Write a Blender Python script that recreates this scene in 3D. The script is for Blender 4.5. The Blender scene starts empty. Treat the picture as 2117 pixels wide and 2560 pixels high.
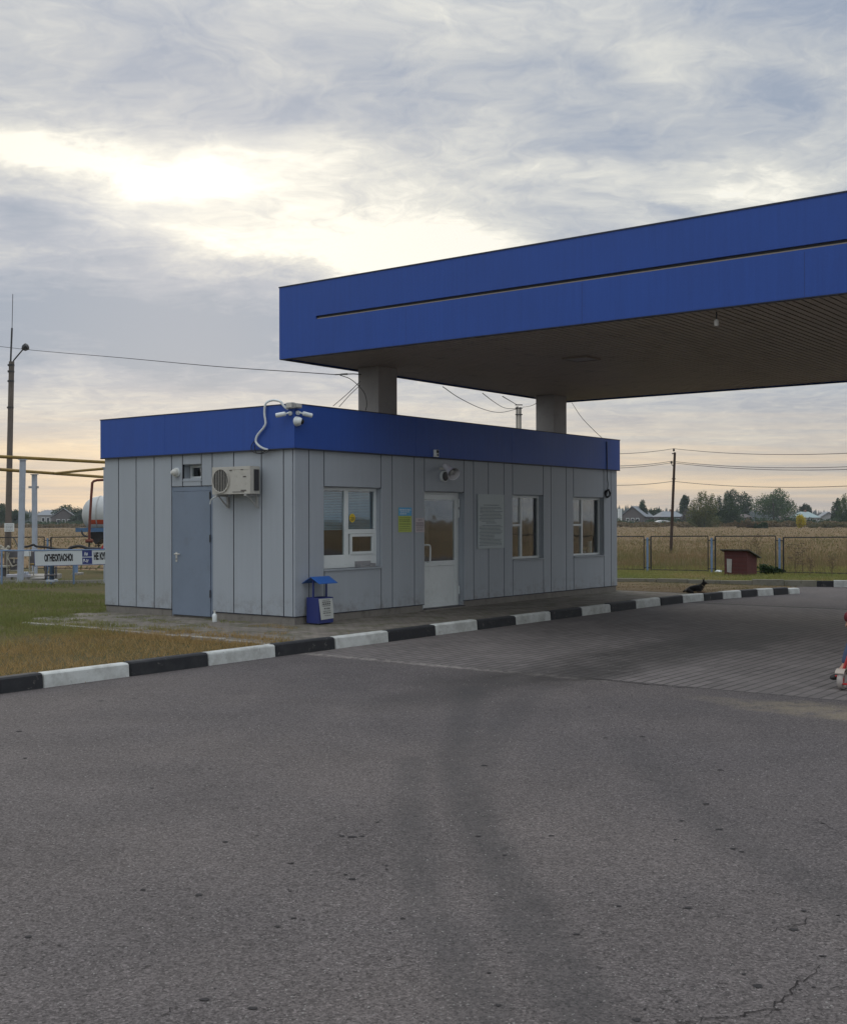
import bpy, math, random
import numpy as np
from mathutils import Vector, Matrix
random.seed(7); RNG = np.random.default_rng(7)
SC = bpy.context.scene
COL = SC.collection
rad = math.radians

# ------------------------------------------------------------------ camera
FPX, PITCH, ROLL, EYE = 2918.9, 0.0070, -0.0028, 1.6       # focal length in photo pixels, level camera at eye height
cam = bpy.data.cameras.new('camera'); camo = bpy.data.objects.new('camera', cam); COL.objects.link(camo)
cam.sensor_fit = 'VERTICAL'; cam.sensor_height = 24; cam.lens = 24 * FPX / 2560
cam.clip_start = 0.05; cam.clip_end = 6000
camo.matrix_world = Matrix.Translation((0, 0, EYE)) @ Matrix.Rotation(rad(90) + PITCH, 4, 'X') @ Matrix.Rotation(ROLL, 4, 'Z')
SC.camera = camo
SC.view_settings.view_transform = 'Standard'; SC.view_settings.look = 'None'
SC.view_settings.exposure = 0.0; SC.view_settings.gamma = 1.0

# ------------------------------------------------------------------ node helper
class V:
    """a socket with arithmetic"""
    def __init__(s, t, k): s.t, s.k = t, k
    def _m(s, op, b=None, c=None):
        n = s.t.nodes.new('ShaderNodeMath'); n.operation = op
        for i, q in enumerate((s, b, c)):
            if q is None: continue
            if isinstance(q, V): s.t.links.new(q.k, n.inputs[i])
            else: n.inputs[i].default_value = q
        return V(s.t, n.outputs[0])
    def __add__(s, o): return s._m('ADD', o)
    __radd__ = __add__
    def __sub__(s, o): return s._m('SUBTRACT', o)
    def __rsub__(s, o): return (s * -1) + o
    def __mul__(s, o): return s._m('MULTIPLY', o)
    __rmul__ = __mul__
    def __truediv__(s, o): return s._m('DIVIDE', o)
    def pow(s, o): return s._m('POWER', o)
    def max(s, o): return s._m('MAXIMUM', o)
    def min(s, o): return s._m('MINIMUM', o)
    def abs(s): return s._m('ABSOLUTE')
    def sin(s): return s._m('SINE')
    def exp(s): return s._m('EXPONENT')
    def mod(s, o): return s._m('FLOORED_MODULO', o)
    def step(s, a, b):                       # smoothstep
        n = s.t.nodes.new('ShaderNodeMapRange'); n.interpolation_type = 'SMOOTHSTEP'
        s.t.links.new(s.k, n.inputs[0]); n.inputs[1].default_value = a; n.inputs[2].default_value = b
        return V(s.t, n.outputs[0])
def xyz(t, x, y, z):
    n = t.nodes.new('ShaderNodeCombineXYZ')
    for i, q in enumerate((x, y, z)):
        if isinstance(q, V): t.links.new(q.k, n.inputs[i])
        else: n.inputs[i].default_value = q
    return V(t, n.outputs[0])
def sep(v):
    n = v.t.nodes.new('ShaderNodeSeparateXYZ'); v.t.links.new(v.k, n.inputs[0])
    return [V(v.t, o) for o in n.outputs]
def noise(t, vec, scale, detail=4, rough=0.55, dist=0.0):
    n = t.nodes.new('ShaderNodeTexNoise'); n.inputs['Scale'].default_value = scale
    n.inputs['Detail'].default_value = detail; n.inputs['Roughness'].default_value = rough
    n.inputs['Distortion'].default_value = dist
    if vec is not None: t.links.new(vec.k, n.inputs['Vector'])
    return V(t, n.outputs[0])
def voro(t, vec, scale, out='Distance', feature='F1'):
    n = t.nodes.new('ShaderNodeTexVoronoi'); n.feature = feature; n.inputs['Scale'].default_value = scale
    if vec is not None: t.links.new(vec.k, n.inputs['Vector'])
    return V(t, n.outputs[out])
def mix(t, f, a, b, mode='MIX'):
    n = t.nodes.new('ShaderNodeMix'); n.data_type = 'RGBA'; n.blend_type = mode
    for i, q in ((0, f), (6, a), (7, b)):
        if isinstance(q, V): t.links.new(q.k, n.inputs[i])
        elif i == 0: n.inputs[0].default_value = q
        else: n.inputs[i].default_value = (*q[:3], 1)
    return V(t, n.outputs[2])
def objco(t):
    n = t.nodes.new('ShaderNodeTexCoord'); return V(t, n.outputs['Object'])
def wpos(t):
    n = t.nodes.new('ShaderNodeNewGeometry'); return V(t, n.outputs['Position'])
def setin(t, node, name, q):
    if isinstance(q, V): t.links.new(q.k, node.inputs[name])
    elif isinstance(q, (tuple, list)): node.inputs[name].default_value = (*q[:3], 1)
    else: node.inputs[name].default_value = q
def bump(t, h, strength=.3, dist=.01):
    n = t.nodes.new('ShaderNodeBump'); n.inputs['Strength'].default_value = strength; n.inputs['Distance'].default_value = dist
    t.links.new(h.k, n.inputs['Height']); return V(t, n.outputs[0])
def new_mat(name):
    m = bpy.data.materials.new(name); m.use_nodes = True
    return m, m.node_tree, m.node_tree.nodes['Principled BSDF']
MATS = {}
def M(name, col, rough=.6, metal=0, var=.12, scale=6, bmp=0, spec=.5, dirt=None, bs=60):
    """painted / worn surface: colour varied by two noises, optional dirt colour"""
    if name in MATS: return MATS[name]
    m, t, b = new_mat(name); p = objco(t)
    n1 = noise(t, p, scale, 5, .6); n2 = noise(t, p, scale * 9, 3, .6)
    f = (n1 * 1.3 + n2 * .7 - 1.0) * (var * 2) + 1
    c = mix(t, 1.0, col, xyz(t, f, f, f), 'MULTIPLY')
    if dirt: c = mix(t, noise(t, p, scale * 1.7, 6, .7).step(.52, .75) * dirt[1], c, dirt[0])
    setin(t, b, 'Base Color', c); setin(t, b, 'Roughness', (n2 - .5) * .2 + rough)
    b.inputs['Metallic'].default_value = metal; b.inputs['Specular IOR Level'].default_value = spec
    if bmp: setin(t, b, 'Normal', bump(t, noise(t, p, bs, 3), bmp, .004))
    MATS[name] = m; return m

# ------------------------------------------------------------------ world: overcast evening sky, direction based
W = bpy.data.worlds.new('World'); SC.world = W; W.use_nodes = True
t = W.node_tree; t.nodes.clear()
SUN_AZ, SUN_EL = -11.0, 16.0            # degrees right of +Y, above the horizon
tc = t.nodes.new('ShaderNodeTexCoord'); dr = V(t, tc.outputs['Generated']); dx, dy, dz = sep(dr)
sky = t.nodes.new('ShaderNodeTexSky'); sky.sky_type = 'NISHITA'; sky.sun_disc = False
sky.sun_elevation = rad(SUN_EL); sky.sun_rotation = rad(SUN_AZ)
zc = dz.max(0.0) + .10
pv = xyz(t, dx / zc, dy / zc, 0)                                   # cloud layer: direction on a plane overhead
warp = noise(t, pv, 1.1, 4, .6)
n_big = noise(t, xyz(t, dx / zc * .8 + warp * .6, dy / zc * 1.2 + 2.3, 0), .75, 8, .58, .4)
n_fin = noise(t, xyz(t, dx / zc * 1.0 + warp * .5, dy / zc * 1.05, 3.1), 3.2, 9, .62, .6)
A = dx / dy.max(.05); Ev = dz / dy.max(.05)                         # azimuth / elevation tangents ahead
front = dy.step(.25, .6)
Aw = A + (noise(t, xyz(t, A, Ev * 2.0, 0), 5, 6, .6) - .5) * .16
Ew = Ev + (noise(t, xyz(t, A, Ev * 2.0, 5), 6, 7, .65) - .5) * .075
def lobe(px, py, rx, ry, amp, rot=0):
    a0, e0 = (px - 1058.5) / FPX, (1300 - py) / FPX; a, b = rx / FPX, ry / FPX
    c, s = math.cos(rad(rot)), math.sin(rad(rot))
    u = ((Aw - a0) * c - (Ew - e0) * s) / a; v = ((Aw - a0) * s + (Ew - e0) * c) / b
    return ((u * u + v * v) * -1).exp() * amp
L_ = [(470, 470, 190, 70, .36, 14), (140, 375, 300, 50, .40, 14), (800, 470, 360, 110, .30, 8), (960, 630, 330, 75, .34, 8), (640, 610, 260, 45, .30, 8),
      (1480, 470, 500, 80, .22, 0), (1900, 440, 260, 60, .25, -6), (1660, 140, 180, 60, .16, 12), (1250, 40, 260, 60, .15, 0), (1100, 600, 200, 60, .3, 0),
      (260, 800, 620, 135, -.66, 0), (60, 530, 200, 85, -.42, 10), (330, 130, 330, 160, -.16, 0), (760, 270, 420, 70, -.14, 0),
      (1960, 230, 200, 60, -.16, 5), (1330, 470, 90, 22, -.20, 8), (1650, 500, 160, 25, -.24, 8), (1250, 80, 110, 45, -.08, 0), (1150, 260, 280, 60, -.10, 0),
      (1900, 990, 380, 45, -.16, -8), (120, 1050, 500, 26, -.07, 0), (2117, 20, 300, 90, -.14, 0)]
tot = None
for l in L_: q = lobe(*l); tot = q if tot is None else tot + q
val = (n_big - .5) * 1.0 + (n_fin - .5) * .72 + (noise(t, xyz(t, dx / zc * 1.2 + warp, dy / zc * 1.1, 7.7), 9, 8, .66, .7) - .5) * .55 + .60 + tot * front
ramp = t.nodes.new('ShaderNodeValToRGB'); t.links.new(val.k, ramp.inputs[0])
els = ramp.color_ramp.elements
els[0].position = .12; els[0].color = (.25, .32, .43, 1); els[1].position = 1.0; els[1].color = (1.0, .97, .86, 1)
for p_, c_ in ((.38, (.36, .41, .50, 1)), (.60, (.52, .545, .575, 1)), (.82, (.72, .72, .68, 1)), (1.0, (.97, .95, .86, 1))):
    e = els.new(min(p_, 1)); e.color = c_
cl = V(t, ramp.outputs[0])
# low bands towards the horizon, warm
stre = noise(t, xyz(t, A * 1.1 + n_big * .3, Ev * 26, 1.0), 3.2, 6, .6, .3)
low = (1 - Ev.step(.015, .135)) * front
lowc = mix(t, stre.step(.34, .68), (.46, .42, .39), (.80, .62, .42))
lowc = mix(t, ((Aw + .33) * (Aw + .33) * -60 - (Ew - .058) * (Ew - .058) * 9000).exp() * .8, lowc, (1.0, .74, .42))
cl = mix(t, low * .88, cl, lowc)
glow = ((Aw - (480 - 1058.5) / FPX).pow(2) * -90 - (Ew - .285).pow(2) * -1 * -420).exp() * front
cl = mix(t, 1.0, cl, mix(t, glow * .17, (0, 0, 0), (1, .93, .75)), 'ADD')
back = (1 - dy.step(-.35, .55)) * .15 + dz.step(.35, .9) * 1.5 + 1.0   # unseen sky overhead and behind the camera, brightened to light the scene
cl = mix(t, 1.0, cl, xyz(t, back, back, back), 'MULTIPLY')
cl10 = mix(t, 1.0, cl, (10, 10, 10), 'MULTIPLY')
fin = mix(t, .94, V(t, sky.outputs[0]), cl10)
bg = t.nodes.new('ShaderNodeBackground'); t.links.new(fin.k, bg.inputs[0]); bg.inputs[1].default_value = .1
wo = t.nodes.new('ShaderNodeOutputWorld'); t.links.new(bg.outputs[0], wo.inputs[0])
for m_ in t.nodes:
    if m_.type == 'MIX' and m_.data_type == 'RGBA': m_.clamp_factor = True

sun = bpy.data.lights.new('sun', 'SUN'); sun.energy = .5; sun.angle = rad(25); sun.color = (1, .86, .66)
suno = bpy.data.objects.new('sun', sun); COL.objects.link(suno)
sd = Vector((math.sin(rad(SUN_AZ)) * math.cos(rad(SUN_EL)), math.cos(rad(SUN_AZ)) * math.cos(rad(SUN_EL)), math.sin(rad(SUN_EL))))
suno.rotation_euler = sd.to_track_quat('Z', 'Y').to_euler(); suno.location = (0, 0, 30)

# ------------------------------------------------------------------ measuring helpers
def ray(x, y):
    px, py = x - 1058.5, y - 1280; c, s = math.cos(ROLL), math.sin(ROLL)
    a, b = c * px + s * py, -s * px + c * py
    u, w = a / FPX, -b / FPX; c, s = math.cos(PITCH), math.sin(PITCH)
    return Vector((u, c - s * w, s + c * w))
EYEV = Vector((0, 0, EYE))
def G(x, y, z=0.0): r = ray(x, y); return EYEV + r * ((z - EYE) / r.z)
def D(x, y, Y): r = ray(x, y); return EYEV + r * (Y / r.y)
RZ = -.12
TH = .9225; C0 = Vector((-1.9745, 17.887, 0))
UU = Vector((math.cos(TH), math.sin(TH), 0)); VV = Vector((-math.sin(TH), math.cos(TH), 0))
def BW(u, v, z=0.0): return C0 + UU * u + VV * v + Vector((0, 0, z))
def loc_(P): q = P - C0; return (q.dot(UU), q.dot(VV), P.z)
def FW(x, y, v=0.0):                      # photo point on the kiosk's front plane -> (u, z)
    r = ray(x, y); k = (v - (EYEV - C0).dot(VV)) / r.dot(VV); q = loc_(EYEV + r * k); return q[0], q[2]
def SW(x, y, u=0.0):                      # on the kiosk's side plane -> (v, z)
    r = ray(x, y); k = (u - (EYEV - C0).dot(UU)) / r.dot(UU); q = loc_(EYEV + r * k); return q[1], q[2]

# ------------------------------------------------------------------ mesh helpers
class MB:
    def __init__(s): s.v = []; s.f = []; s.mi = []; s.cur = 0
    def add(s, vs, fs):
        o = len(s.v); s.v += [tuple(q) for q in vs]; s.f += [tuple(i + o for i in f) for f in fs]; s.mi += [s.cur] * len(fs); return s
    def box(s, x0, y0, z0, x1, y1, z1, R=None):
        x0, x1 = sorted((x0, x1)); y0, y1 = sorted((y0, y1)); z0, z1 = sorted((z0, z1))
        vs = [Vector(q) for q in ((x0, y0, z0), (x1, y0, z0), (x1, y1, z0), (x0, y1, z0), (x0, y0, z1), (x1, y0, z1), (x1, y1, z1), (x0, y1, z1))]
        if R is not None: vs = [R @ q for q in vs]
        return s.add(vs, [(3, 2, 1, 0), (4, 5, 6, 7), (0, 1, 5, 4), (1, 2, 6, 5), (2, 3, 7, 6), (3, 0, 4, 7)])
    def tube(s, pts, r, n=10, caps=True, closed=False):
        pts = [Vector(p) for p in pts]; rs = r if isinstance(r, (list, tuple)) else [r] * len(pts); rings = []
        prev = None
        for i, p in enumerate(pts):
            a = pts[max(i - 1, 0)]; b = pts[min(i + 1, len(pts) - 1)]; d = (b - a)
            d = d.normalized() if d.length > 1e-9 else Vector((0, 0, 1))
            if prev is None: up = Vector((0, 0, 1)) if abs(d.z) < .9 else Vector((1, 0, 0)); x = d.cross(up).normalized()
            else: x = (prev - d * prev.dot(d)).normalized()
            prev = x; y = d.cross(x)
            rings.append([p + x * (rs[i] * math.cos(2 * math.pi * k / n)) + y * (rs[i] * math.sin(2 * math.pi * k / n)) for k in range(n)])
        vs = [q for r_ in rings for q in r_]; fs = []
        for i in range(len(rings) - 1):
            for k in range(n): k2 = (k + 1) % n; fs.append((i * n + k, i * n + k2, (i + 1) * n + k2, (i + 1) * n + k))
        if caps: fs.append(tuple(range(n))[::-1]); fs.append(tuple((len(rings) - 1) * n + k for k in range(n)))
        return s.add(vs, fs)
    def prism(s, poly, z0, z1):            # polygon in xy, extruded in z
        n = len(poly); vs = [(p[0], p[1], z0) for p in poly] + [(p[0], p[1], z1) for p in poly]
        ar = sum(poly[i][0] * poly[(i + 1) % n][1] - poly[(i + 1) % n][0] * poly[i][1] for i in range(n))
        fs = [tuple(range(n))[::-1], tuple(range(n, 2 * n))] + [(i, (i + 1) % n, (i + 1) % n + n, i + n) for i in range(n)]
        if ar < 0: fs = [f[::-1] for f in fs]
        return s.add(vs, fs)
    def ext(s, poly, axis, a0, a1):        # polygon in the two other axes, extruded along axis
        n = len(poly); vs = []
        for a in (a0, a1):
            for p in poly: vs.append({'x': (a, p[0], p[1]), 'y': (p[0], a, p[1]), 'z': (p[0], p[1], a)}[axis])
        return s.add(vs, [tuple(range(n))[::-1], tuple(range(n, 2 * n))] + [(i, (i + 1) % n, (i + 1) % n + n, i + n) for i in range(n)])
    def sphere(s, c, r, n=14, m=8, sc=(1, 1, 1)):
        c = Vector(c); vs = [c + Vector((0, 0, r * sc[2]))]; fs = []
        for i in range(1, m):
            a = math.pi * i / m
            for k in range(n): b = 2 * math.pi * k / n; vs.append(c + Vector((r * sc[0] * math.sin(a) * math.cos(b), r * sc[1] * math.sin(a) * math.sin(b), r * sc[2] * math.cos(a))))
        vs.append(c - Vector((0, 0, r * sc[2]))); L = len(vs) - 1
        for k in range(n):
            k2 = (k + 1) % n; fs.append((0, 1 + k, 1 + k2)); fs.append((L, 1 + (m - 2) * n + k2, 1 + (m - 2) * n + k))
            for i in range(m - 2): fs.append((1 + i * n + k, 1 + (i + 1) * n + k, 1 + (i + 1) * n + k2, 1 + i * n + k2))
        return s.add(vs, fs)
    def build(s, name, mat, parent=None, loc=None, rotz=0, bevel=0, smooth=False):
        me = bpy.data.meshes.new(name); me.from_pydata([tuple(q) for q in s.v], [], s.f)
        for m in (mat if isinstance(mat, (list, tuple)) else [mat]): me.materials.append(m)
        if any(s.mi): me.polygons.foreach_set('material_index', s.mi)
        if smooth: me.polygons.foreach_set('use_smooth', [True] * len(me.polygons)); me.update()
        o = bpy.data.objects.new(name, me); COL.objects.link(o)
        if parent: o.parent = parent
        if loc is not None: o.location = loc
        o.rotation_euler = (0, 0, rotz)
        if smooth: 
            es = o.modifiers.new('split', 'EDGE_SPLIT'); es.split_angle = rad(38)
        if bevel:
            b = o.modifiers.new('bevel', 'BEVEL'); b.width = bevel; b.segments = 2; b.limit_method = 'ANGLE'; b.angle_limit = rad(40)
        return o
def merge_into(o, mb, mat):                # surface print becomes part of the sheet's own mesh
    me = o.data; vs = [tuple(v.co) for v in me.vertices]; fs = [tuple(p.vertices) for p in me.polygons]; mi = [p.material_index for p in me.polygons]; k = len(vs)
    mats = list(me.materials); mats.append(mat); n = bpy.data.meshes.new(me.name); n.from_pydata(vs + mb.v, [], fs + [tuple(i + k for i in f) for f in mb.f])
    for m in mats: n.materials.append(m)
    n.polygons.foreach_set('material_index', mi + [len(mats) - 1] * len(mb.f)); o.data = n; bpy.data.meshes.remove(me); return o
def tag(o, label, cat, group=None, kind=None):
    if label: o['label'] = label
    if cat: o['category'] = cat
    if group: o['group'] = group
    if kind: o['kind'] = kind
    return o
def struct(o): o['kind'] = 'structure'; return o
def thing(name, label, cat, loc=(0, 0, 0), rotz=0, group=None):
    o = bpy.data.objects.new(name, None); COL.objects.link(o); o.empty_display_size = .3
    o.location = loc; o.rotation_euler = (0, 0, rotz); return tag(o, label, cat, group)
def copy_tree(o, parent=None, loc=None, rotz=None, label=None, group=None, scale=None):
    c = o.copy(); COL.objects.link(c); c.parent = parent
    if loc is not None: c.location = loc
    if rotz is not None: c.rotation_euler = (0, 0, rotz)
    if label: c['label'] = label
    if group: c['group'] = group
    if scale: c.scale = scale
    for ch in o.children: copy_tree(ch, c)
    return c
def rawmesh(name, verts, faces_flat, nper, mat, parent=None, loc=(0, 0, 0), mi=None):
    me = bpy.data.meshes.new(name); nv = len(verts); nf = len(faces_flat) // nper
    me.vertices.add(nv); me.vertices.foreach_set('co', np.asarray(verts, dtype=np.float32).ravel())
    me.loops.add(nf * nper); me.loops.foreach_set('vertex_index', np.asarray(faces_flat, dtype=np.int32))
    me.polygons.add(nf); me.polygons.foreach_set('loop_start', np.arange(0, nf * nper, nper, dtype=np.int32))
    for m in (mat if isinstance(mat, (list, tuple)) else [mat]): me.materials.append(m)
    if mi is not None: me.polygons.foreach_set('material_index', np.asarray(mi, dtype=np.int32))
    me.update(calc_edges=True); me.validate()
    o = bpy.data.objects.new(name, me); COL.objects.link(o); o.location = loc
    if parent: o.parent = parent
    return o
def curve_pts(pts, k=8):                   # Catmull-Rom
    P = [Vector(p) for p in pts]; P = [P[0] * 2 - P[1]] + P + [P[-1] * 2 - P[-2]]; out = []
    for i in range(1, len(P) - 2):
        for j in range(k):
            a = j / k; p0, p1, p2, p3 = P[i - 1:i + 3]
            out.append(.5 * ((2 * p1) + (p2 - p0) * a + (2 * p0 - 5 * p1 + 4 * p2 - p3) * a * a + (3 * p1 - p0 - 3 * p2 + p3) * a ** 3))
    out.append(P[-2]); return out
def text_mesh(name, body, size, mat, parent, loc, rot, sx=1.0, bold=0.0):
    cu = bpy.data.curves.new(name, 'FONT'); cu.body = body; cu.size = size; cu.extrude = .0015; cu.offset = bold; cu.resolution_u = 3
    cu.align_x = 'LEFT'
    tmp = bpy.data.objects.new(name, cu); COL.objects.link(tmp)
    dg = bpy.context.evaluated_depsgraph_get(); me = bpy.data.meshes.new_from_object(tmp.evaluated_get(dg))
    bpy.data.objects.remove(tmp); bpy.data.curves.remove(cu)
    for v in me.vertices: v.co.x *= sx
    me.materials.clear(); me.materials.append(mat)
    o = bpy.data.objects.new(name, me); COL.objects.link(o); o.parent = parent; o.location = loc; o.rotation_euler = rot
    return o

# ------------------------------------------------------------------ materials
m_wall = M('grey_cladding', (.32, .345, .375), .55, 0, .05, 1.2, dirt=((.22, .23, .235), .35))
m_joint = M('dark_joint', (.012, .014, .02), .9)
m_plinth = M('rendered_plinth', (.20, .185, .165), .95, 0, .25, 3, .6, dirt=((.09, .08, .065), .8))
m_blue = M('blue_cladding', (.020, .068, .31), .5, 0, .09, .8, spec=.3, dirt=((.032, .075, .27), .5))
def streaky(name, col, rough, spec, amt, rust):
    m, t, b = new_mat(name); p = objco(t); x, y, z = sep(p); q = xyz(t, x * 7 + y * 7, y * .0, z * .35); st = noise(t, q, 2.2, 5, .7); n = noise(t, p, .7, 4, .6); fn = noise(t, p, 70, 2, .8)
    f = (st - .5) * amt + (n - .5) * .22 + (fn - .5) * .30 + 1; c = mix(t, 1.0, col, xyz(t, f, f, f), 'MULTIPLY'); c = mix(t, st.step(.62, .82) * .30, c, rust)
    setin(t, b, 'Base Color', c); setin(t, b, 'Roughness', (n - .5) * .25 + rough); b.inputs['Specular IOR Level'].default_value = spec
    setin(t, b, 'Normal', bump(t, noise(t, p, 1.6, 3), .12, .02)); return m
m_blue = streaky('blue_cladding_streaked', (.023, .076, .335), .48, .35, .42, (.05, .085, .24))
m_wall = streaky('grey_cladding_streaked', (.345, .378, .415), .55, .45, .18, (.27, .285, .285))
t = m_wall.node_tree; b = t.nodes['Principled BSDF']; src = V(t, b.inputs['Base Color'].links[0].from_socket); x, y, z = sep(wpos(t))
spl = (1 - z.step(.08, .55)) * noise(t, wpos(t), 5, 6, .75).step(.44, .66); run = noise(t, xyz(t, x * 9, y * 9, z * .25), 1.6, 4, .7).step(.60, .78) * z.step(1.5, 2.7)
setin(t, b, 'Base Color', mix(t, run * .28, mix(t, spl * .55, src, (.17, .155, .13)), (.21, .215, .21)))
m_trim = M('dark_trim', (.018, .024, .05), .6)
m_steel_door = M('steel_blue_door', (.175, .218, .285), .5, 0, .10, 2, dirt=((.15, .17, .20), .5))
m_white = M('white_plastic', (.68, .72, .72), .45, 0, .06, 3, dirt=((.38, .40, .38), .3))
m_offw = M('aged_white_metal', (.52, .51, .47), .5, 0, .10, 5, dirt=((.28, .26, .22), .6))
m_black = M('black_rubber', (.012, .012, .014), .6)
m_dark = M('dark_metal', (.03, .03, .033), .5)
m_grey = M('grey_plastic', (.34, .34, .33), .6)
m_soffit = M('soffit_strip', (.42, .355, .295), .55, 0, .10, 1.5, dirt=((.075, .06, .05), .5))
m_conc = M('concrete', (.30, .285, .26), .92, 0, .22, 3, .5, dirt=((.16, .14, .12), .7))
m_col = M('column_cladding', (.36, .34, .32), .7, 0, .10, 2, dirt=((.2, .18, .16), .5))
m_rust = M('red_brown_pipe', (.16, .045, .028), .7, 0, .25, 6)
m_yel = M('weathered_yellow_pipe', (.24, .155, .03), .7, 0, .3, 5, dirt=((.09, .055, .025), .8))
m_lblue = M('light_blue_paint', (.37, .41, .47), .6, 0, .15, 6, dirt=((.3, .3, .3), .5))
m_pblue = M('fence_blue_paint', (.16, .25, .40), .6, 0, .25, 8, dirt=((.10, .12, .15), .6))
m_navy = M('navy_paint', (.018, .03, .16), .5, 0, .15, 6)
m_wood = M('weathered_wood', (.085, .055, .038), .9, 0, .3, 4, .5)
m_redw = M('dark_red_boards', (.085, .020, .018), .8, 0, .3, 6, .4, dirt=((.05, .015, .012), .6))
m_red = M('red_plastic', (.42, .02, .02), .4)
m_bark = M('bark', (.06, .048, .036), .95)

def glass(name, tint, rough=.02):
    m, t, b = new_mat(name); setin(t, b, 'Base Color', tint); b.inputs['Roughness'].default_value = rough
    b.inputs['Transmission Weight'].default_value = .0; b.inputs['IOR'].default_value = 1.5
    o = t.nodes['Material Output']; tr = t.nodes.new('ShaderNodeBsdfTransparent'); tr.inputs[0].default_value = (.82, .86, .86, 1)
    gl = t.nodes.new('ShaderNodeBsdfGlossy'); gl.inputs['Roughness'].default_value = rough
    p = wpos(t); n = bump(t, noise(t, p, 1.3, 2), .06, .05); t.links.new(n.k, gl.inputs['Normal'])
    fr = t.nodes.new('ShaderNodeLayerWeight'); fr.inputs[0].default_value = .5
    f2 = V(t, fr.outputs[1]).pow(1.6) * .48 + .05
    ms = t.nodes.new('ShaderNodeMixShader'); t.links.new(f2.k, ms.inputs[0]); t.links.new(tr.outputs[0], ms.inputs[1]); t.links.new(gl.outputs[0], ms.inputs[2])
    t.links.new(ms.outputs[0], o.inputs[0]); t.nodes.remove(b); return m
m_glass = glass('window_glass', (.8, .85, .85))

# local coordinates (u along the kiosk front, v along its side) from world position
def luv(t):
    x, y, z = sep(wpos(t)); x = x - C0.x; y = y - C0.y
    return x * UU.x + y * UU.y, x * VV.x + y * VV.y
def blobm(u, v, cu, cv, ru, rv, rot=0, soft=.5):
    c, s = math.cos(rad(rot)), math.sin(rad(rot)); a = ((u - cu) * c + (v - cv) * s) / ru; b = ((v - cv) * c - (u - cu) * s) / rv
    return 1 - (a * a + b * b).step(1 - soft, 1 + soft)

# asphalt with block paving under the canopy
m_road, t, b = new_mat('asphalt_and_paving'); P = wpos(t); u, v = luv(t)
wn = noise(t, P, .9, 5, .65); wn2 = noise(t, P, .22, 4, .6)
uw = u + (noise(t, P, .7, 4, .6) - .5) * 1.4; vw = v + (noise(t, xyz(t, sep(P)[0] + 9, sep(P)[1], 0), .7, 4, .6) - .5) * 1.4
fine = noise(t, P, 95, 2, .9); sto = voro(t, P, 110, 'Color'); sr = sep(sto)[0]; sto2 = sep(voro(t, P, 44, 'Color'))[1]
f = (fine - .5) * 1.5 + (noise(t, P, 42, 2, .8) - .5) * .9 + (sr - .5) * .85 + (sto2 - .5) * .18 + (wn - .5) * .38 + (wn2 - .5) * .42 + 1
f = f + sr.step(.955, 1.0) * .45 - sto2.step(.95, 1.0) * .40
base = mix(t, wn2.step(.35, .65), (.100, .089, .089), (.108, .094, .090))
acol = mix(t, 1.0, base, xyz(t, f, f, f), 'MULTIPLY')
# blocks: rows run along u
bw, bh = .24, .125
row = (v / bh)._m('FLOOR'); uo = u + row.mod(2.0) * (bw / 2)
eu = ((uo / bw).mod(1.0) - .5).abs(); ev = ((v / bh).mod(1.0) - .5).abs()
joint = (eu.step(.455, .49) * .7).max(ev.step(.36, .46)) * (noise(t, P, 1.4, 4) * 1.5 + .05).min(1.0)
bid = noise(t, xyz(t, (uo / bw)._m('FLOOR') * .37, row * .53, 0), 5.3, 0)
pf = (bid - .5) * .55 + (fine - .5) * .5 + (wn - .5) * .4 + (wn2 - .5) * .4 + 1
pcol = mix(t, 1.0, (.152, .136, .131), xyz(t, pf, pf, pf), 'MULTIPLY')
pcol = mix(t, joint * .85, pcol, (.028, .026, .024))
pav = ((u - .0).step(-1.86, -1.84)) * (1 - u.step(9.49, 9.51)) * (1 - v.step(-2.0, -1.99))
col = mix(t, pav, acol, pcol)
# seam of the two surfaces, oil, sand and rubber marks
seam = (1 - (u + 1.86).abs().step(.010, .022)) * (1 - v.step(-2.3, -2.1)); seam2 = (1 - (u - 9.5).abs().step(.05, .11)) * (1 - v.step(-2.2, -2.1))
light_seam = (1 - (uw * .08 + u * .92 + 1.95).abs().step(.03, .13)) * blobm(u, v, -1.9, -3.9, 1, 2.3, 0, .4) * noise(t, P, 14, 3).step(.35, .6)
col = mix(t, light_seam * .8, col, (.30, .275, .25))
col = mix(t, seam * .75 * (1 - blobm(u, v, -1.9, -3.9, 1, 2.0, 0, .3)), col, (.025, .025, .025)); col = mix(t, seam2 * .85, col, (.02, .02, .02))
oil = blobm(uw, vw, 1.0, -5.7, 4.6, .75, -3, .8) * .85; oil = oil.max(blobm(uw, vw, -1.7, -5.9, .9, .55, 0, .7)); oil = oil * (noise(t, P, 2.6, 5, .7) * 1.6 - .12)
col = mix(t, oil.max(0).min(.72), col, (.020, .018, .016))
oil2 = blobm(uw, vw, -3.0, -5.3, 2.0, .7, 20, .9) * .25; col = mix(t, oil2, col, (.045, .042, .04))
sand = blobm(uw, vw, -2.5, -9.8, .42, 1.9, 0, .7) * noise(t, P, 5, 5, .7).step(.3, .62); col = mix(t, sand * .42, col, (.30, .25, .16))
X, Y, Z = sep(P)
def seg(a, b):                            # distance from the surface point to a segment on the ground
    L2 = (b[0] - a[0]) ** 2 + (b[1] - a[1]) ** 2
    h = (((X + wob) - a[0]) * ((b[0] - a[0]) / L2) + (Y - a[1]) * ((b[1] - a[1]) / L2)).max(0.0).min(1.0)
    ex = (X + wob) - a[0] - h * (b[0] - a[0]); ey = Y - a[1] - h * (b[1] - a[1]); return (ex * ex + ey * ey).pow(.5)
wob = (noise(t, P, .9, 3) - .5) * .18
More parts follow.
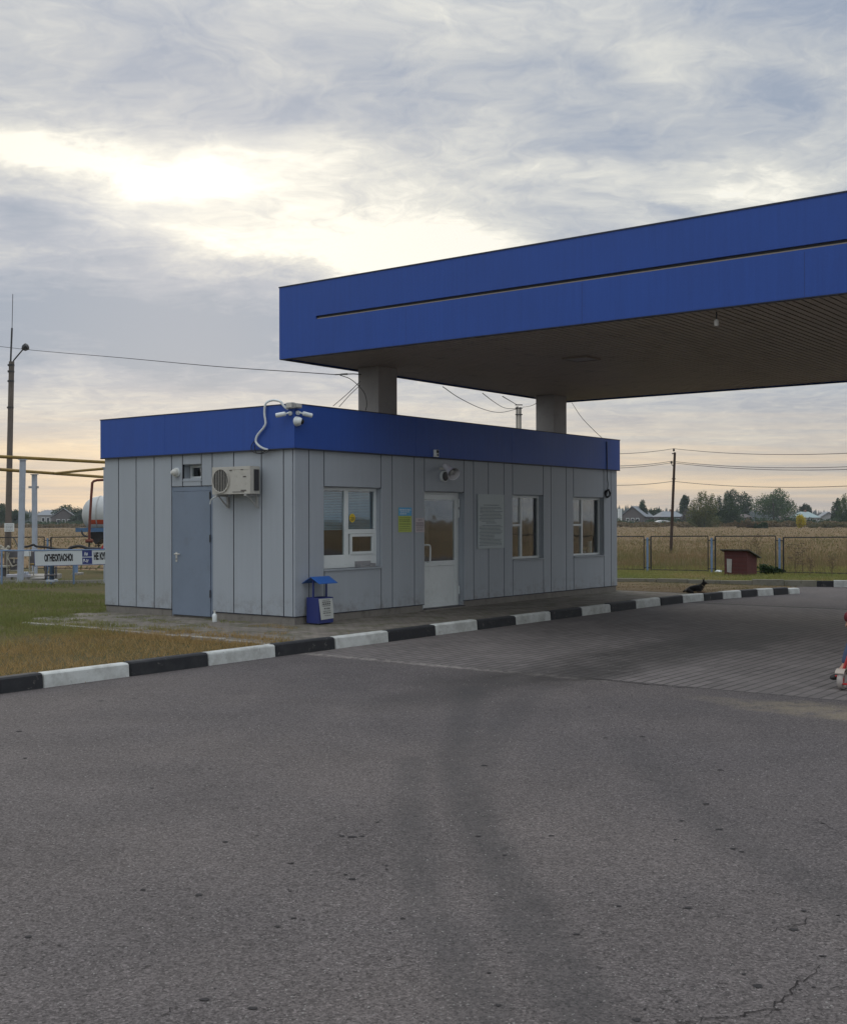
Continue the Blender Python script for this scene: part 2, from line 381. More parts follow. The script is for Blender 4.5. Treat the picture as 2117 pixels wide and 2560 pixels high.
def rubber(pts, w, amp):
    pts = [G(x, y, RZ) for x, y in pts]; dd = None
    for a, b in zip(pts, pts[1:]): q = seg((a.x, a.y), (b.x, b.y)); dd = q if dd is None else dd.min(q)
    return (1 - (dd / w).step(.25, 1.35)) * amp
tr = rubber([(1180, 1720), (1140, 1900), (1205, 2090), (1290, 2243), (1365, 2385), (1480, 2600)], .17, .55)
tr = tr.max(rubber([(1030, 1900), (1020, 2100), (1080, 2300), (1180, 2470), (1240, 2620)], .13, .42)).max(rubber([(1560, 1850), (1740, 2040), (1990, 2190), (2200, 2320)], .16, .30)).max(rubber([(1350, 1720), (1250, 1800), (1180, 1950)], .2, .35))
tr = tr * (noise(t, P, 3.2, 6, .75) * 1.6 - .1).max(0) * (noise(t, P, 60, 2, .8) * 1.4 + .3); col = mix(t, tr.min(.48), col, (.040, .040, .041))
damp = 1 - (noise(t, P, 1.1, 4)).step(.3, .75) * .12
setin(t, b, 'Base Color', mix(t, 1.0, col, xyz(t, damp, damp, damp), 'MULTIPLY'))
setin(t, b, 'Roughness', .86 - oil.max(0) * .25); b.inputs['Specular IOR Level'].default_value = .28
hgt = (fine * .5 + sr * .8) * (1 - pav) + (1 - joint) * pav * 1.0
setin(t, b, 'Normal', bump(t, hgt, .55, .008))

# pavement of the walkway
def paver_mat(name, c1, cj, moss, sc=1.0):
    m, t, b = new_mat(name); P = wpos(t); u, v = luv(t); bw, bh = .2 * sc, .1 * sc
    row = (u / bh)._m('FLOOR'); vo = v + row.mod(2.0) * (bw / 2)
    ev = ((vo / bw).mod(1.0) - .5).abs(); eu = ((u / bh).mod(1.0) - .5).abs()
    j = ev.step(.45, .49).max(eu.step(.40, .47)); n = noise(t, P, 1.4, 5, .65); fn = noise(t, P, 90, 2, .9)
    bid = noise(t, xyz(t, (vo / bw)._m('FLOOR') * .37, row * .53, 0), 5.3, 0)
    f = (bid - .5) * .7 + (fn - .5) * .8 + (n - .5) * .6 + 1
    c = mix(t, 1.0, c1, xyz(t, f, f, f), 'MULTIPLY'); c = mix(t, j * (n * .8 + .3), c, cj)
    mo = noise(t, P, 2.4, 5, .7).step(.46, .60); c = mix(t, mo * moss * j.max(.45), c, (.055, .065, .022))
    setin(t, b, 'Base Color', c); b.inputs['Roughness'].default_value = .93; b.inputs['Specular IOR Level'].default_value = .25
    setin(t, b, 'Normal', bump(t, (1 - j) + fn * .3, .6, .008)); return m
m_walk = paver_mat('walkway_blocks', (.20, .178, .155), (.035, .032, .026), .9)

def ground_mat(name, cols, scale=1.0, bmp=.8):
    m, t, b = new_mat(name); P = wpos(t); n = noise(t, P, .35 * scale, 6, .65); n2 = noise(t, P, 9 * scale, 5, .75); n3 = noise(t, P, 60 * scale, 3, .8)
    c = mix(t, n.step(.35, .65), cols[0], cols[1]); c = mix(t, n2.step(.42, .70), c, cols[2]); f = (n3 - .5) * 1.1 + (n2 - .5) * .6 + 1
    c = mix(t, 1.0, c, xyz(t, f, f, f), 'MULTIPLY'); setin(t, b, 'Base Color', c); b.inputs['Roughness'].default_value = 1; b.inputs['Specular IOR Level'].default_value = .1
    setin(t, b, 'Normal', bump(t, n2 * .6 + n3 * .4, bmp, .05)); return m
m_soil = ground_mat('lawn_soil', [(.10, .085, .042), (.075, .080, .032), (.14, .105, .055)])
m_verge = ground_mat('verge_soil', [(.09, .10, .035), (.075, .090, .03), (.14, .11, .06)])
m_dirt = ground_mat('dry_dirt', [(.17, .125, .075), (.14, .11, .065), (.21, .16, .10)])
m_fieldm, t, b = new_mat('dry_field'); P = wpos(t); x, y, z = sep(P)
n = noise(t, xyz(t, x * .4, y, 0), .10, 7, .65); n2 = noise(t, P, 1.6, 6, .75); n3 = noise(t, xyz(t, x * .25, y, 2), .55, 5, .7)
c = mix(t, n.step(.35, .65), (.165, .120, .072), (.215, .150, .09)); c = mix(t, n3.step(.5, .72) * .7, c, (.19, .16, .07)); f = (n2 - .5) * .9 + 1
band = (y * .9 + x * .15).mod(34.0); band = 1 - (band - 17).abs().step(.6, 2.2)
c = mix(t, 1.0, c, xyz(t, f, f, f), 'MULTIPLY'); c = mix(t, band * .45, c, (.07, .055, .03))
setin(t, b, 'Base Color', c); b.inputs['Roughness'].default_value = 1; b.inputs['Specular IOR Level'].default_value = .05; setin(t, b, 'Normal', bump(t, n2, .8, .2))

def blade_mat(name, stops, scale=.45, yellow=None):
    m, t, b = new_mat(name); P = wpos(t); u, v = luv(t); n = noise(t, P, scale, 5, .65) + (noise(t, P, 14, 2) - .5) * .35
    if yellow is not None: n = n + yellow(t, u, v, P)
    r = t.nodes.new('ShaderNodeValToRGB'); t.links.new(n.k, r.inputs[0]); e = r.color_ramp.elements
    e[0].position = stops[0][0]; e[0].color = (*stops[0][1], 1); e[1].position = stops[-1][0]; e[1].color = (*stops[-1][1], 1)
    for p_, c_ in stops[1:-1]: q = e.new(p_); q.color = (*c_, 1)
    f = noise(t, P, 45, 2, .8) * .9 + .55
    setin(t, b, 'Base Color', mix(t, 1.0, V(t, r.outputs[0]), xyz(t, f, f, f), 'MULTIPLY')); b.inputs['Roughness'].default_value = .75; b.inputs['Specular IOR Level'].default_value = .15
    b.inputs['Subsurface Weight'].default_value = 0
    tr = t.nodes.new('ShaderNodeBsdfTranslucent'); t.links.new(b.inputs['Base Color'].links[0].from_socket, tr.inputs[0])
    ms = t.nodes.new('ShaderNodeMixShader'); ms.inputs[0].default_value = .3; o = t.nodes['Material Output']
    t.links.new(b.outputs[0], ms.inputs[1]); t.links.new(tr.outputs[0], ms.inputs[2]); t.links.new(ms.outputs[0], o.inputs[0]); return m
m_lawn = blade_mat('lawn_blades', [(.30, (.36, .25, .11)), (.46, (.31, .22, .09)), (.58, (.25, .23, .085)), (.75, (.17, .19, .062))],
                   yellow=lambda t, u, v, P: (v + u * .30).step(-1.2, 3.4) * .46 - .14)
m_vbl = blade_mat('verge_blades', [(.30, (.38, .28, .14)), (.45, (.26, .25, .085)), (.7, (.17, .21, .06))])
m_dry = blade_mat('dry_blades', [(.30, (.25, .175, .10)), (.46, (.19, .14, .076)), (.54, (.17, .155, .07)), (.64, (.12, .13, .05))], .3)

# ================================================================== SETTING
def poly_obj(name, pts, z0, z1, mat, kind='structure', bevel=0):
    o = MB().prism([(p[0], p[1]) for p in pts], z0, z1).build(name, mat, bevel=bevel); o['kind'] = kind; return o
# base field out to the horizon
fo = MB(); N = 24
fo.add([(-3000, -200, -.16), (3000, -200, -.16), (3000, 5000, -.16), (-3000, 5000, -.16)], [(0, 1, 2, 3)])
field = struct(fo.build('field', m_fieldm))
RZ = -.12
road = struct(MB().add([(-30, -15, RZ), (45, -15, RZ), (45, 30.6, RZ), (-30, 30.6, RZ)], [(0, 1, 2, 3)]).build('road', m_road))
# kerb line (local u, v of its road face)
KP = [(-24, -1.92), (8.2, -2.03), (9.6, -2.12), (10.9, -2.30), (12.1, -2.55), (13.2, -2.85), (14.25, -3.15)]
def kerb_path(s0, pts):
    d = 0
    for a, b in zip(pts, pts[1:]):
        L = math.hypot(b[0] - a[0], b[1] - a[1])
        if s0 <= d + L or b is pts[-1]: k = (s0 - d) / L; return (a[0] + (b[0] - a[0]) * k, a[1] + (b[1] - a[1]) * k), ((b[0] - a[0]) / L, (b[1] - a[1]) / L)
        d += L
kin = []                                  # inner edge of the kerb, world
for i, p in enumerate(KP): kin.append((p[0], p[1] + .16))
kin_w = [BW(*p) for p in kin]
E1 = BW(14.55, -2.4)
# walkway (blocks) with lawn left of it
def LP(*uv): return [BW(a, b) for a, b in uv]
walk = poly_obj('walkway', LP((-2.15, -1.76), (8.2, -1.87), (9.6, -1.96), (10.55, -2.1), (11.05, 4.75), (-.2, 4.70), (-1.75, 4.42), (-2.2, 3.2)), -.3, 0.0, m_walk)
lawn = poly_obj('lawn', LP((-24, -1.76), (-2.25, -1.76), (-2.27, 3.2), (-1.8, 4.47), (-.2, 4.76), (11.0, 4.85), (11.0, 30), (-40, 30)), -.3, -.02, m_soil)
island = poly_obj('dry_island', LP((11.05, 4.7), (10.55, -2.1), (10.9, -2.14), (12.1, -2.39), (13.2, -2.69), (13.9, -2.89), (14.2, -2.4), (14.0, 1.0), (12.6, 4.7)), -.3, .004, m_dirt)
# thin edging stones along the apron
ed = MB()
s_ = -1.7
while s_ < 3.0:
    L = random.uniform(.85, 1.0); j = random.uniform(-.02, .02)
    if random.random() < .72: ed.box(-2.25 + j, s_, -.2, -2.16 + j, s_ + L - .03, .022 + random.uniform(-.012, .012)); s_ += L
struct(ed.build('edging', m_conc, loc=C0, rotz=TH, bevel=.008))
# far verge behind the road, with its own kerb
FK = [G(1440, 1458, RZ), G(1640, 1461, RZ), G(1800, 1464, RZ), G(1960, 1466, RZ), G(2041, 1467, RZ), G(2083, 1467.6, RZ), G(2140, 1468.4, RZ), G(2300, 1470, RZ), G(2700, 1474, RZ)]
vp = [(p.x, p.y + .15) for p in FK] + [(16.5, 31.9), (14, 33.4), (-2, 42.6), (-1, 31.5)]
verge = poly_obj('verge', vp, -.3, .0, m_verge)

m_kw, t, b = new_mat('kerb_white_paint'); P = wpos(t)
pt = noise(t, P, 11, 6, .75); ch = pt.step(.62, .68); n = noise(t, P, 4, 5, .7)
c = mix(t, n.step(.35, .7) * .75, (.54, .56, .54), (.30, .30, .28)); setin(t, b, 'Base Color', mix(t, ch, c, (.13, .12, .11))); b.inputs['Roughness'].default_value = .8; setin(t, b, 'Normal', bump(t, noise(t, P, 40, 4), .4, .004))
m_kb, t, b = new_mat('kerb_black_paint'); P = wpos(t); pt = noise(t, P, 9, 6, .75)
c = mix(t, noise(t, P, 4, 5, .7).step(.45, .8) * .4, (.014, .015, .018), (.06, .06, .06)); setin(t, b, 'Base Color', mix(t, pt.step(.60, .68), c, (.12, .11, .10))); b.inputs['Roughness'].default_value = .75; setin(t, b, 'Normal', bump(t, noise(t, P, 40, 4), .4, .004))
# kerb stones: joints measured on the photo's kerb foot
jx = [(0, 1722), (111, 1709.6), (328, 1684), (523, 1661), (692, 1639), (841, 1618), (973, 1601), (1091, 1587), (1196, 1575), (1291, 1563), (1378, 1551), (1456, 1540), (1527, 1531),
      (1591, 1522), (1652, 1515), (1708, 1507), (1761, 1501), (1807, 1497.5), (1853.6, 1495), (1895, 1492.6), (1934.6, 1490), (1972, 1487), (1999, 1483)]
def kv(u):
    for a, b in zip(KP, KP[1:]):
        if u <= b[0] or b is KP[-1]: return a[1] + (b[1] - a[1]) * (u - a[0]) / (b[0] - a[0])
def u_at(x, y):                           # where the photo column meets the kerb line
    k = ray(x, y); k = k.x / k.y; lo, hi = -12.0, 16.0
    for _ in range(50):
        m = (lo + hi) / 2; p = BW(m, kv(m)); lo, hi = (m, hi) if p.x / p.y < k else (lo, m)
    return lo
us = [u_at(x, y) for x, y in jx]
us = [us[0] - 1.09 * k for k in (6, 5, 4, 3, 2, 1)] + us
kerbroot = thing('painted_kerb', 'low concrete kerb painted in black and white blocks along the walkway in front of the kiosk', 'kerb', BW(0, -2.0, RZ), TH)
for i, (a, b) in enumerate(zip(us, us[1:])):
    va, vb = kv(a), kv(b); white = (i - 6) % 2 == 1
    top = .035 + random.uniform(-.008, .008); tilt = random.uniform(-.008, .008)
    if i == len(us) - 2: top *= .4
    pa = [(va + tilt, -.03), (va + .012 + tilt, top - RZ - .02), (va + .03 + tilt, top - RZ), (va + .15, top - RZ), (va + .15, -.03)]
    g = .008; mb = MB(); A = [(a + g, p[0] + 2.0, p[1]) for p in pa]; B = [(b - g, p[0] + (vb - va) + 2.0, p[1] + random.uniform(-.003, .003)) for p in pa]
    n = len(pa); mb.add(A + B, [tuple(range(n))[::-1], tuple(range(n, 2 * n))] + [(k, (k + 1) % n, (k + 1) % n + n, k + n) for k in range(n)])
    o = mb.build('kerb_stone', m_kw if white else m_kb, kerbroot, bevel=.018)
    o['label'] = 'white painted kerb stone' if white else 'black painted kerb stone'
# unpainted rear lip behind the stones
lip = MB()
for a, b in zip([p for p in KP], KP[1:]):
    pa, pb = a, b; lip.add([(pa[0], pa[1] + .15, -.2), (pb[0], pb[1] + .15, -.2), (pb[0], pb[1] + .158, -.2), (pa[0], pa[1] + .158, -.2), (pa[0], pa[1] + .15, .01), (pb[0], pb[1] + .15, .01), (pb[0], pb[1] + .158, .01), (pa[0], pa[1] + .158, .01)],
                           [(3, 2, 1, 0), (4, 5, 6, 7), (0, 1, 5, 4), (1, 2, 6, 5), (2, 3, 7, 6), (3, 0, 4, 7)])
# far kerb: partly overgrown, painted at its right end
fk = thing('overgrown_kerb', 'far kerb along the verge, overgrown on the left and painted black and white on the right', 'kerb', tuple(FK[0]))
m_kc = M('bare_kerb', (.20, .19, .15), .9, 0, .3, 4, .5, dirt=((.10, .10, .05), .9))
for (a, b) in zip(FK, FK[1:]):
    L = (b - a).length; k = max(1, round(L / 1.05))
    for q in range(k):
        p0 = a + (b - a) * (q / k); p1 = a + (b - a) * ((q + 1) / k - .01); d = (p1 - p0).normalized(); nrm = Vector((-d.y, d.x, 0)) * .15
        zt = .16 + random.uniform(-.03, .01); o_ = FK[0]; xs = 1058.5 + (p0.x / p0.y) * FPX
        vs = [p0 - o_, p1 - o_, p1 + nrm - o_, p0 + nrm - o_]; vs = [Vector((w.x, w.y, -.03)) for w in vs] + [Vector((w.x, w.y, zt)) for w in vs]
        mt = m_kc if xs < 2036 else (m_kb if xs < 2078 else m_kw)
        MB().add(vs, [(3, 2, 1, 0), (4, 5, 6, 7), (0, 1, 5, 4), (1, 2, 6, 5), (2, 3, 7, 6), (3, 0, 4, 7)]).build('kerb_stone', mt, fk)

# cracks and worn spots of the asphalt
def rib(mb, pts, w, z):
    pts = [G(x, y, z) for x, y in pts]; P2 = []
    for a, b in zip(pts, pts[1:]):
        k = max(2, int((b - a).length / .03))
        for i in range(k):
            q = a + (b - a) * (i / k); P2.append(q + Vector((random.gauss(0, .010), random.gauss(0, .012), 0)))
    P2.append(pts[-1]); n = len(P2); L = []
    for i, q in enumerate(P2):
        d = (P2[min(i + 1, n - 1)] - P2[max(i - 1, 0)]).normalized(); s = Vector((-d.y, d.x, 0)) * (w * random.uniform(.3, 1.3) * min(1, (i + 1) / 4, (n - i) / 4)); L += [q + s, q - s]
    mb.add(L, [(2 * i, 2 * i + 1, 2 * i + 3, 2 * i + 2) for i in range(n - 1)])
m_crack = M('crack_dark', (.034, .031, .031), 1, spec=.05)
ck = MB()
def R6(pts): return [(1000 + x * .6431, 1600 + y * .6431) for x, y in pts]
rib(ck, R6([(1640, 1262), (1600, 1310), (1535, 1345), (1505, 1375), (1465, 1410), (1470, 1440), (1380, 1435), (1300, 1462), (1200, 1472), (1100, 1482), (1040, 1492)]), .0034, RZ + .004)
rib(ck, R6([(1605, 1075), (1560, 1100), (1500, 1112), (1460, 1120), (1420, 1132)]), .003, RZ + .004)
rib(ck, R6([(1700, 921), (1745, 922)]), .004, RZ + .004)
rib(ck, R6([(1600, 690), (1640, 712), (1700, 742), (1760, 752)]), .002, RZ + .004)
rib(ck, R6([(720, 152), (800, 155), (850, 162), (1000, 175), (1150, 188)]), .010, RZ + .004)
rib(ck, R6([(1030, 1195), (1100, 1198)]), .002, RZ + .004)
rib(ck, R6([(1470, 1440), (1425, 1452), (1420, 1462)]), .003, RZ + .004)
rib(ck, [(380, 2560), (430, 2520), (520, 2500)], .002, RZ + .004)
ck.build('cracks', m_crack, road)
sp_ = MB()
m_spot = M('worn_spot', (.042, .040, .041), .95, 0, .4, 30, .5, spec=.1)
S6 = [(590, 760, 14), (685, 1143, 16), (850, 1033, 12), (1120, 1040, 18), (1238, 735, 18), (1245, 505, 14), (1190, 636, 14), (1295, 810, 16), (1325, 822, 12), (1567, 1052, 18), (1530, 1125, 20), (1640, 1227, 18), (1335, 1298, 14),
      (1390, 1345, 24), (1640, 712, 12), (920, 1475, 20), (1095, 702, 12), (1068, 775, 12), (345, 1292, 12), (1075, 1405, 12), (1605, 1348, 10), (325, 487, 16), (797, 380, 12), (940, 375, 12), (370, 1163, 8), (1700, 1069, 12), (1105, 1000, 9),
      (380, 1418, 14), (910, 850, 8), (1555, 1358, 10), (790, 1140, 8), (305, 762, 16), (405, 836, 14), (950, 1435, 9), (1020, 1433, 9), (960, 330, 9), (855, 263, 8), (735, 260, 9)]
S7 = [(1350, 772, 12), (1390, 776, 22), (1430, 774, 12), (1150, 880, 18), (1525, 890, 9), (1525, 903, 8), (1365, 925, 12), (1390, 942, 18), (785, 1005, 20), (1160, 1097, 14), (1200, 1104, 10), (1095, 1130, 12), (112, 1170, 20), (810, 1418, 26),
      (1000, 1452, 22), (850, 1375, 9), (565, 985, 14), (400, 240, 16), (77, 360, 16), (1590, 1098, 16), (1145, 990, 12), (352, 722, 6), (568, 1096, 6), (892, 438, 6), (570, 438, 5), (890, 796, 12), (1490, 718, 10), (600, 584, 12), (100, 466, 10), (1540, 1155, 10), (235, 1205, 10), (530, 232, 12), (1015, 772, 8)]
for (ox, oy, k, S) in ((1000, 1600, .6431, S6), (0, 1600, .6333, S7)):
    for x, y, r in S:
        c = G(ox + x * k, oy + y * k, RZ + .003); wr = r * k / FPX * c.y * random.uniform(.8, 1.1); n = 13
        ar = random.uniform(.5, .9); ph = random.uniform(0, 6)
        ring = [c + Vector((math.cos(2 * math.pi * i / n) * wr * random.uniform(.6, 1.1), math.sin(2 * math.pi * i / n) * wr * ar * random.uniform(.6, 1.1), 0)) for i in range(n)]
        sp_.add(ring, [tuple(range(n))])
sp_.build('worn_spots', m_spot, road)
# loose grit: small light stones lying on the asphalt (one uncountable mass)
gv, gf = [], []
k_ = 0
for i in range(5200):
    yy = 3.3 + 15 * RNG.random() ** 1.7; xx = (RNG.random() - .5) * yy * .78
    lu, lv, _ = loc_(Vector((xx, yy, 0)))
    if lv > -2.1: continue
    r = RNG.uniform(.002, .0055) * (1 + yy * .03); h = r * .7; a = RNG.random() * 6.28
    base = [(xx + r * math.cos(a + j * 2.09) * RNG.uniform(.7, 1.4), yy + r * math.sin(a + j * 2.09) * RNG.uniform(.7, 1.4), RZ) for j in range(3)] + [(xx, yy, RZ + h)]
    gv += base; gf += [k_, k_ + 1, k_ + 3, k_ + 1, k_ + 2, k_ + 3, k_ + 2, k_, k_ + 3]; k_ += 4
grit = rawmesh('grit', gv, gf, 3, M('grit_stone', (.20, .19, .18), .9, 0, .6, 3)); grit['kind'] = 'stuff'

# ---------------------------------------------------------------- grass
def in_poly(px, py, poly):
    ins = np.zeros(len(px), bool); n = len(poly); j = n - 1
    for i in range(n):
        xi, yi = poly[i][0], poly[i][1]; xj, yj = poly[j][0], poly[j][1]
        c = ((yi > py) != (yj > py)) & (px < (xj - xi) * (py - yi) / (yj - yi + 1e-12) + xi); ins ^= c; j = i
    return ins
def blades(name, poly, n, h, w, mat, z=0.0, lean=.35, dens=None, tri=True):
    xs = [p[0] for p in poly]; ys = [p[1] for p in poly]
    px = RNG.uniform(min(xs), max(xs), n); py = RNG.uniform(min(ys), max(ys), n)
    k = in_poly(px, py, poly) & (py > 1) & (np.abs(px / py) < .40)
    if dens is not None: k &= RNG.random(n) < dens(px, py)
    px, py = px[k], py[k]; m = len(px); hh = h[0] + (h[1] - h[0]) * RNG.random(m) ** 1.6; a = RNG.uniform(0, 6.283, m); l = RNG.normal(0, lean, m); l2 = RNG.normal(0, lean, m)
    ww = w * RNG.uniform(.6, 1.4, m); v = np.zeros((m, 3, 3), np.float32)
    v[:, 0] = np.stack([px - np.cos(a) * ww, py - np.sin(a) * ww, np.full(m, z - .01)], 1); v[:, 1] = np.stack([px + np.cos(a) * ww, py + np.sin(a) * ww, np.full(m, z - .01)], 1)
    v[:, 2] = np.stack([px + l * hh, py + l2 * hh, z + hh], 1)
    return rawmesh(name, v.reshape(-1, 3), np.arange(m * 3), 3, mat)
def clump(px, py):                         # cheap value noise for patchiness
    return .5 + .28 * np.sin(px * 2.3 + 1.7 * np.sin(py * 1.9)) + .28 * np.sin(py * 3.1 + 1.3 * np.sin(px * 2.7 + 1))
lp = [(p.x, p.y) for p in LP((-14, -1.74), (-2.3, -1.74), (-2.3, 4.9), (3, 4.9), (3, 12), (-14, 12))]
g1 = blades('lawn_grass', lp, 480000, (.02, .10), .0045, m_lawn, -.02, .6, lambda x, y: np.clip(.35 + clump(x, y) * .8, 0, 1)); g1['kind'] = 'stuff'
ge = blades('edge_grass', [(p.x, p.y) for p in LP((-2.75, -1.7), (-1.75, -1.7), (-1.55, 2.6), (-1.2, 4.0), (.2, 4.6), (.2, 5.0), (-2.2, 4.9), (-2.8, 3.2))], 60000, (.02, .11), .0045, m_lawn, 0, .6, lambda x, y: (clump(x * 1.9 + 2, y * 2.3) > .48) * .9); ge['kind'] = 'stuff'
wp = [(p.x, p.y) for p in LP((-2.15, 2.6), (-.1, 2.6), (-.1, 1.75), (-.6, 1.2), (-.9, 2.4), (-2.15, 1.2))]
g2 = blades('moss_tufts', [(p.x, p.y) for p in LP((-2.2, -1.6), (-.05, -.2), (-.05, 4.7), (-2.2, 4.7))], 60000, (.008, .04), .0035, m_lawn, 0, .7, lambda x, y: (clump(x * 2.3, y * 2.1) > .70) * .8); g2['kind'] = 'stuff'
gk = blades('kerb_weeds', [(p.x, p.y) for p in LP((-13, -1.78), (8, -1.88), (8, -1.80), (-13, -1.70))], 16000, (.02, .10), .004, m_lawn, .0, .7, lambda x, y: (clump(x * 2.1, y * 2.9) > .62) * .8); gk['kind'] = 'stuff'
gu = blades('gutter_weeds', [(p.x, p.y) for p in LP((-13, -1.965), (8, -2.06), (8, -2.04), (-13, -1.94))], 9000, (.008, .035), .004, m_lawn, RZ, .8, lambda x, y: (clump(x * 3.1 + 3, y * 2.2) > .86) * .8); gu['kind'] = 'stuff'
g3 = blades('verge_grass', [(p[0], p[1]) for p in vp[:6]] + [(30, 38), (-1, 40), (-1, 31.5)], 330000, (.02, .10), .007, m_vbl, 0, .6, lambda x, y: np.clip(clump(x, y) + .15, 0, 1) * (np.abs(x / y) < .4)); g3['kind'] = 'stuff'
g4 = blades('dry_tufts', [(p.x, p.y) for p in LP((11.1, 4.6), (10.7, -2.05), (14.2, -2.9), (14.5, -2.3), (14.2, 1.2), (12.6, 4.6))], 60000, (.01, .05), .005, m_dry, 0, .8, lambda x, y: clump(x * 1.5, y * 2) * .8); g4['kind'] = 'stuff'
def fline(x): return 36 - (x - 6.89) * .577             # the right fence line
def fdens(x, y):
    d = y - fline(x); return np.clip((d + .35) / .5, 0, 1) * np.clip(1.1 - d / 34, .12, 1) * np.clip(.35 + clump(x * .8, y * .5), .1, 1)
g5 = blades('tall_dry_weeds', [(3, 30), (32, 24), (46, 90), (3, 90)], 420000, (.08, .42), .007, m_dry, -.05, .28, fdens); g5['kind'] = 'stuff'
g6 = blades('field_stubble', [(-46, 40), (3, 40), (46, 78), (110, 260), (-110, 260), (-46, 78)], 120000, (.05, .22), .05, m_dry, -.16, .5, lambda x, y: np.clip(110 / y - .2, .2, 1)); g6['kind'] = 'stuff'
g7 = blades('rank_weeds', [(p.x, p.y) for p in LP((-16, 11.5), (6, 11.5), (6, 15), (-16, 15))], 90000, (.03, .20), .006, m_lawn, -.02, .5, lambda x, y: clump(x, y)); g7['kind'] = 'stuff'

# ================================================================== KIOSK
L_, W_, ZB, ZT = 10.464, 4.597, 2.7146, 3.3804
PL = .125                                  # top of the plinth
kiosk = thing('kiosk', 'single storey filling station kiosk clad in grey panels with a blue band along its roof', 'building', BW(0, 0), TH)
def fu(x, y=1330): return FW(x, y)[0]
def fz(x, y): return FW(x, y)[1]
def sv(x, y=1330): return SW(x, y)[0]
def sz(x, y): return SW(x, y)[1]
# openings (u0,u1,z0,z1)
O1 = (fu(811), fu(953), fz(953, 1416), fz(882, 1219)); OD = (fu(1061.5), fu(1160), .03, fz(1110, 1230))
O2 = (fu(1281.5), fu(1358), fz(1320, 1397), fz(1320, 1238.5)); O3 = (fu(1433.5), fu(1509), fz(1470, 1389), fz(1470, 1244))
OS = (sv(504), sv(457), sz(480, 1196), sz(480, 1162)); ODS = (sv(531), sv(429.5), .03, sz(480, 1216.5))
def rects(span, zr, openings, seams):
    """panels: split the span at seams and at openings"""
    cuts = sorted(set([span[0], span[1]] + seams + [q for o in openings for q in o[:2]])); out = []
    for a, b in zip(cuts, cuts[1:]):
        if b - a < .02: continue
        m = (a + b) / 2; zz = [zr[0]]; op = [o for o in openings if o[0] < m < o[1]]
        for o in sorted(op, key=lambda o: o[2]): zz += [o[2], o[3]]
        zz.append(zr[1])
        for i in range(0, len(zz), 2):
            if zz[i + 1] - zz[i] > .03: out.append((a, b, zz[i], zz[i + 1]))
    return out
fs_ = [fu(x) for x in (773, 981, 1036, 1184, 1221, 1260, 1377, 1415, 1527)]
ss_ = [sv(x) for x in (297, 341, 386, 584.5, 654, 709)]
PT = .035                                  # cladding thickness
def clad(name, rs, side, seams):
    mb = MB(); g = .0105
    for (a, b, z0, z1) in rs:
        if side == 'f': mb.box(a + g, 0, z0 + g * (z0 > .2), b - g, PT, z1 - .0)
        else: mb.box(0, a + g, z0 + g * (z0 > .2), PT, b - g, z1)
    mb.cur = 1
    for q in seams: mb.box(*q)
    return mb.build(name, [m_wall, m_joint], kiosk, bevel=.003)
frs = rects((0.0, L_), (PL, ZB + .05), [O1, OD, O2, O3], fs_); srs = rects((PT + .002, W_), (PL, ZB + .05), [OS, ODS], ss_)
# a horizontal joint between the small window's panel and the door below
# structural wall behind the cladding (grey reveals, dark joints)
wl = MB()
for (a, b, z0, z1) in rects((PT, L_ - .02), (0.0, ZB + .3), [O1, (OD[0], OD[1], -1, OD[3]), O2, O3], []): wl.box(a, PT + .004, max(z0, 0), b, .16, z1)
for (a, b, z0, z1) in rects((.16, W_ - .02), (0.0, ZB + .3), [OS, (ODS[0], ODS[1], -1, ODS[3])], []): wl.box(PT + .004, a, max(z0, 0), .24, b, z1)
wl.box(.24, W_ - .16, 0, L_ - .02, W_ - .0, ZB + .3); wl.box(L_ - .16, .16, 0, L_, W_ - .16, ZB + .3)
wl.build('wall', m_wall, kiosk)
def joint_strips(span, ops, seams, side):
    out = []
    for s in seams + [q for o in ops for q in o[:2]]:
        segs = [(PL, ZB + .02)]
        for o in ops:
            if o[0] - .001 < s < o[1] + .001: segs = [(PL, max(PL, o[2]) - .002), (o[3] + .002, ZB + .02)]
        for z0, z1 in segs:
            if z1 - z0 < .05: continue
            out.append((s - .0095, .006, z0, s + .0095, PT - .002, z1) if side == 'f' else (.006, s - .0095, z0, PT - .002, s + .0095, z1))
    return out
clad('cladding', frs, 'f', joint_strips((0, L_), [O1, OD, O2, O3], fs_, 'f') + [(o[0], .004, o[2] - .012, o[1], PT + .002, o[2] - .002) for o in (O1, O2, O3)])
clad('cladding', srs, 's', joint_strips((0, W_), [OS, ODS], ss_, 's'))
pl_ = MB(); pl_.box(.02, .02, -.05, OD[0] - .04, .3, PL - .012); pl_.box(OD[1] + .04, .02, -.05, L_ - .02, .3, PL - .012)
pl_.box(.02, .302, -.05, .3, ODS[0] - .02, PL - .012); pl_.box(.02, ODS[1] + .02, -.05, .3, W_ - .02, PL - .012); pl_.box(.302, W_ - .3, -.05, L_ - .02, W_ - .02, PL - .012)
pl_.box(OD[0] - .038, -.04, -.05, OD[1] + .038, .3, .026); pl_.box(.04, ODS[0] - .018, -.05, .3, ODS[1] + .018, .026)
pl_.build('plinth', m_plinth, kiosk, bevel=.006)
jl = MB(); jl.box(.008, .008, PL - .012, OD[0], .03, PL - .001); jl.build('drip_edge', m_trim, kiosk); jl = MB(); jl.box(OD[1], .008, PL - .012, L_ - .01, .03, PL - .001); jl.build('drip_edge', m_trim, kiosk); jl = MB(); jl.box(.008, .031, PL - .012, .03, ODS[0], PL - .001); jl.build('drip_edge', m_trim, kiosk); jl = MB(); jl.box(.008, ODS[1], PL - .012, .03, W_ - .02, PL - .001)
jl.build('drip_edge', m_trim, kiosk)
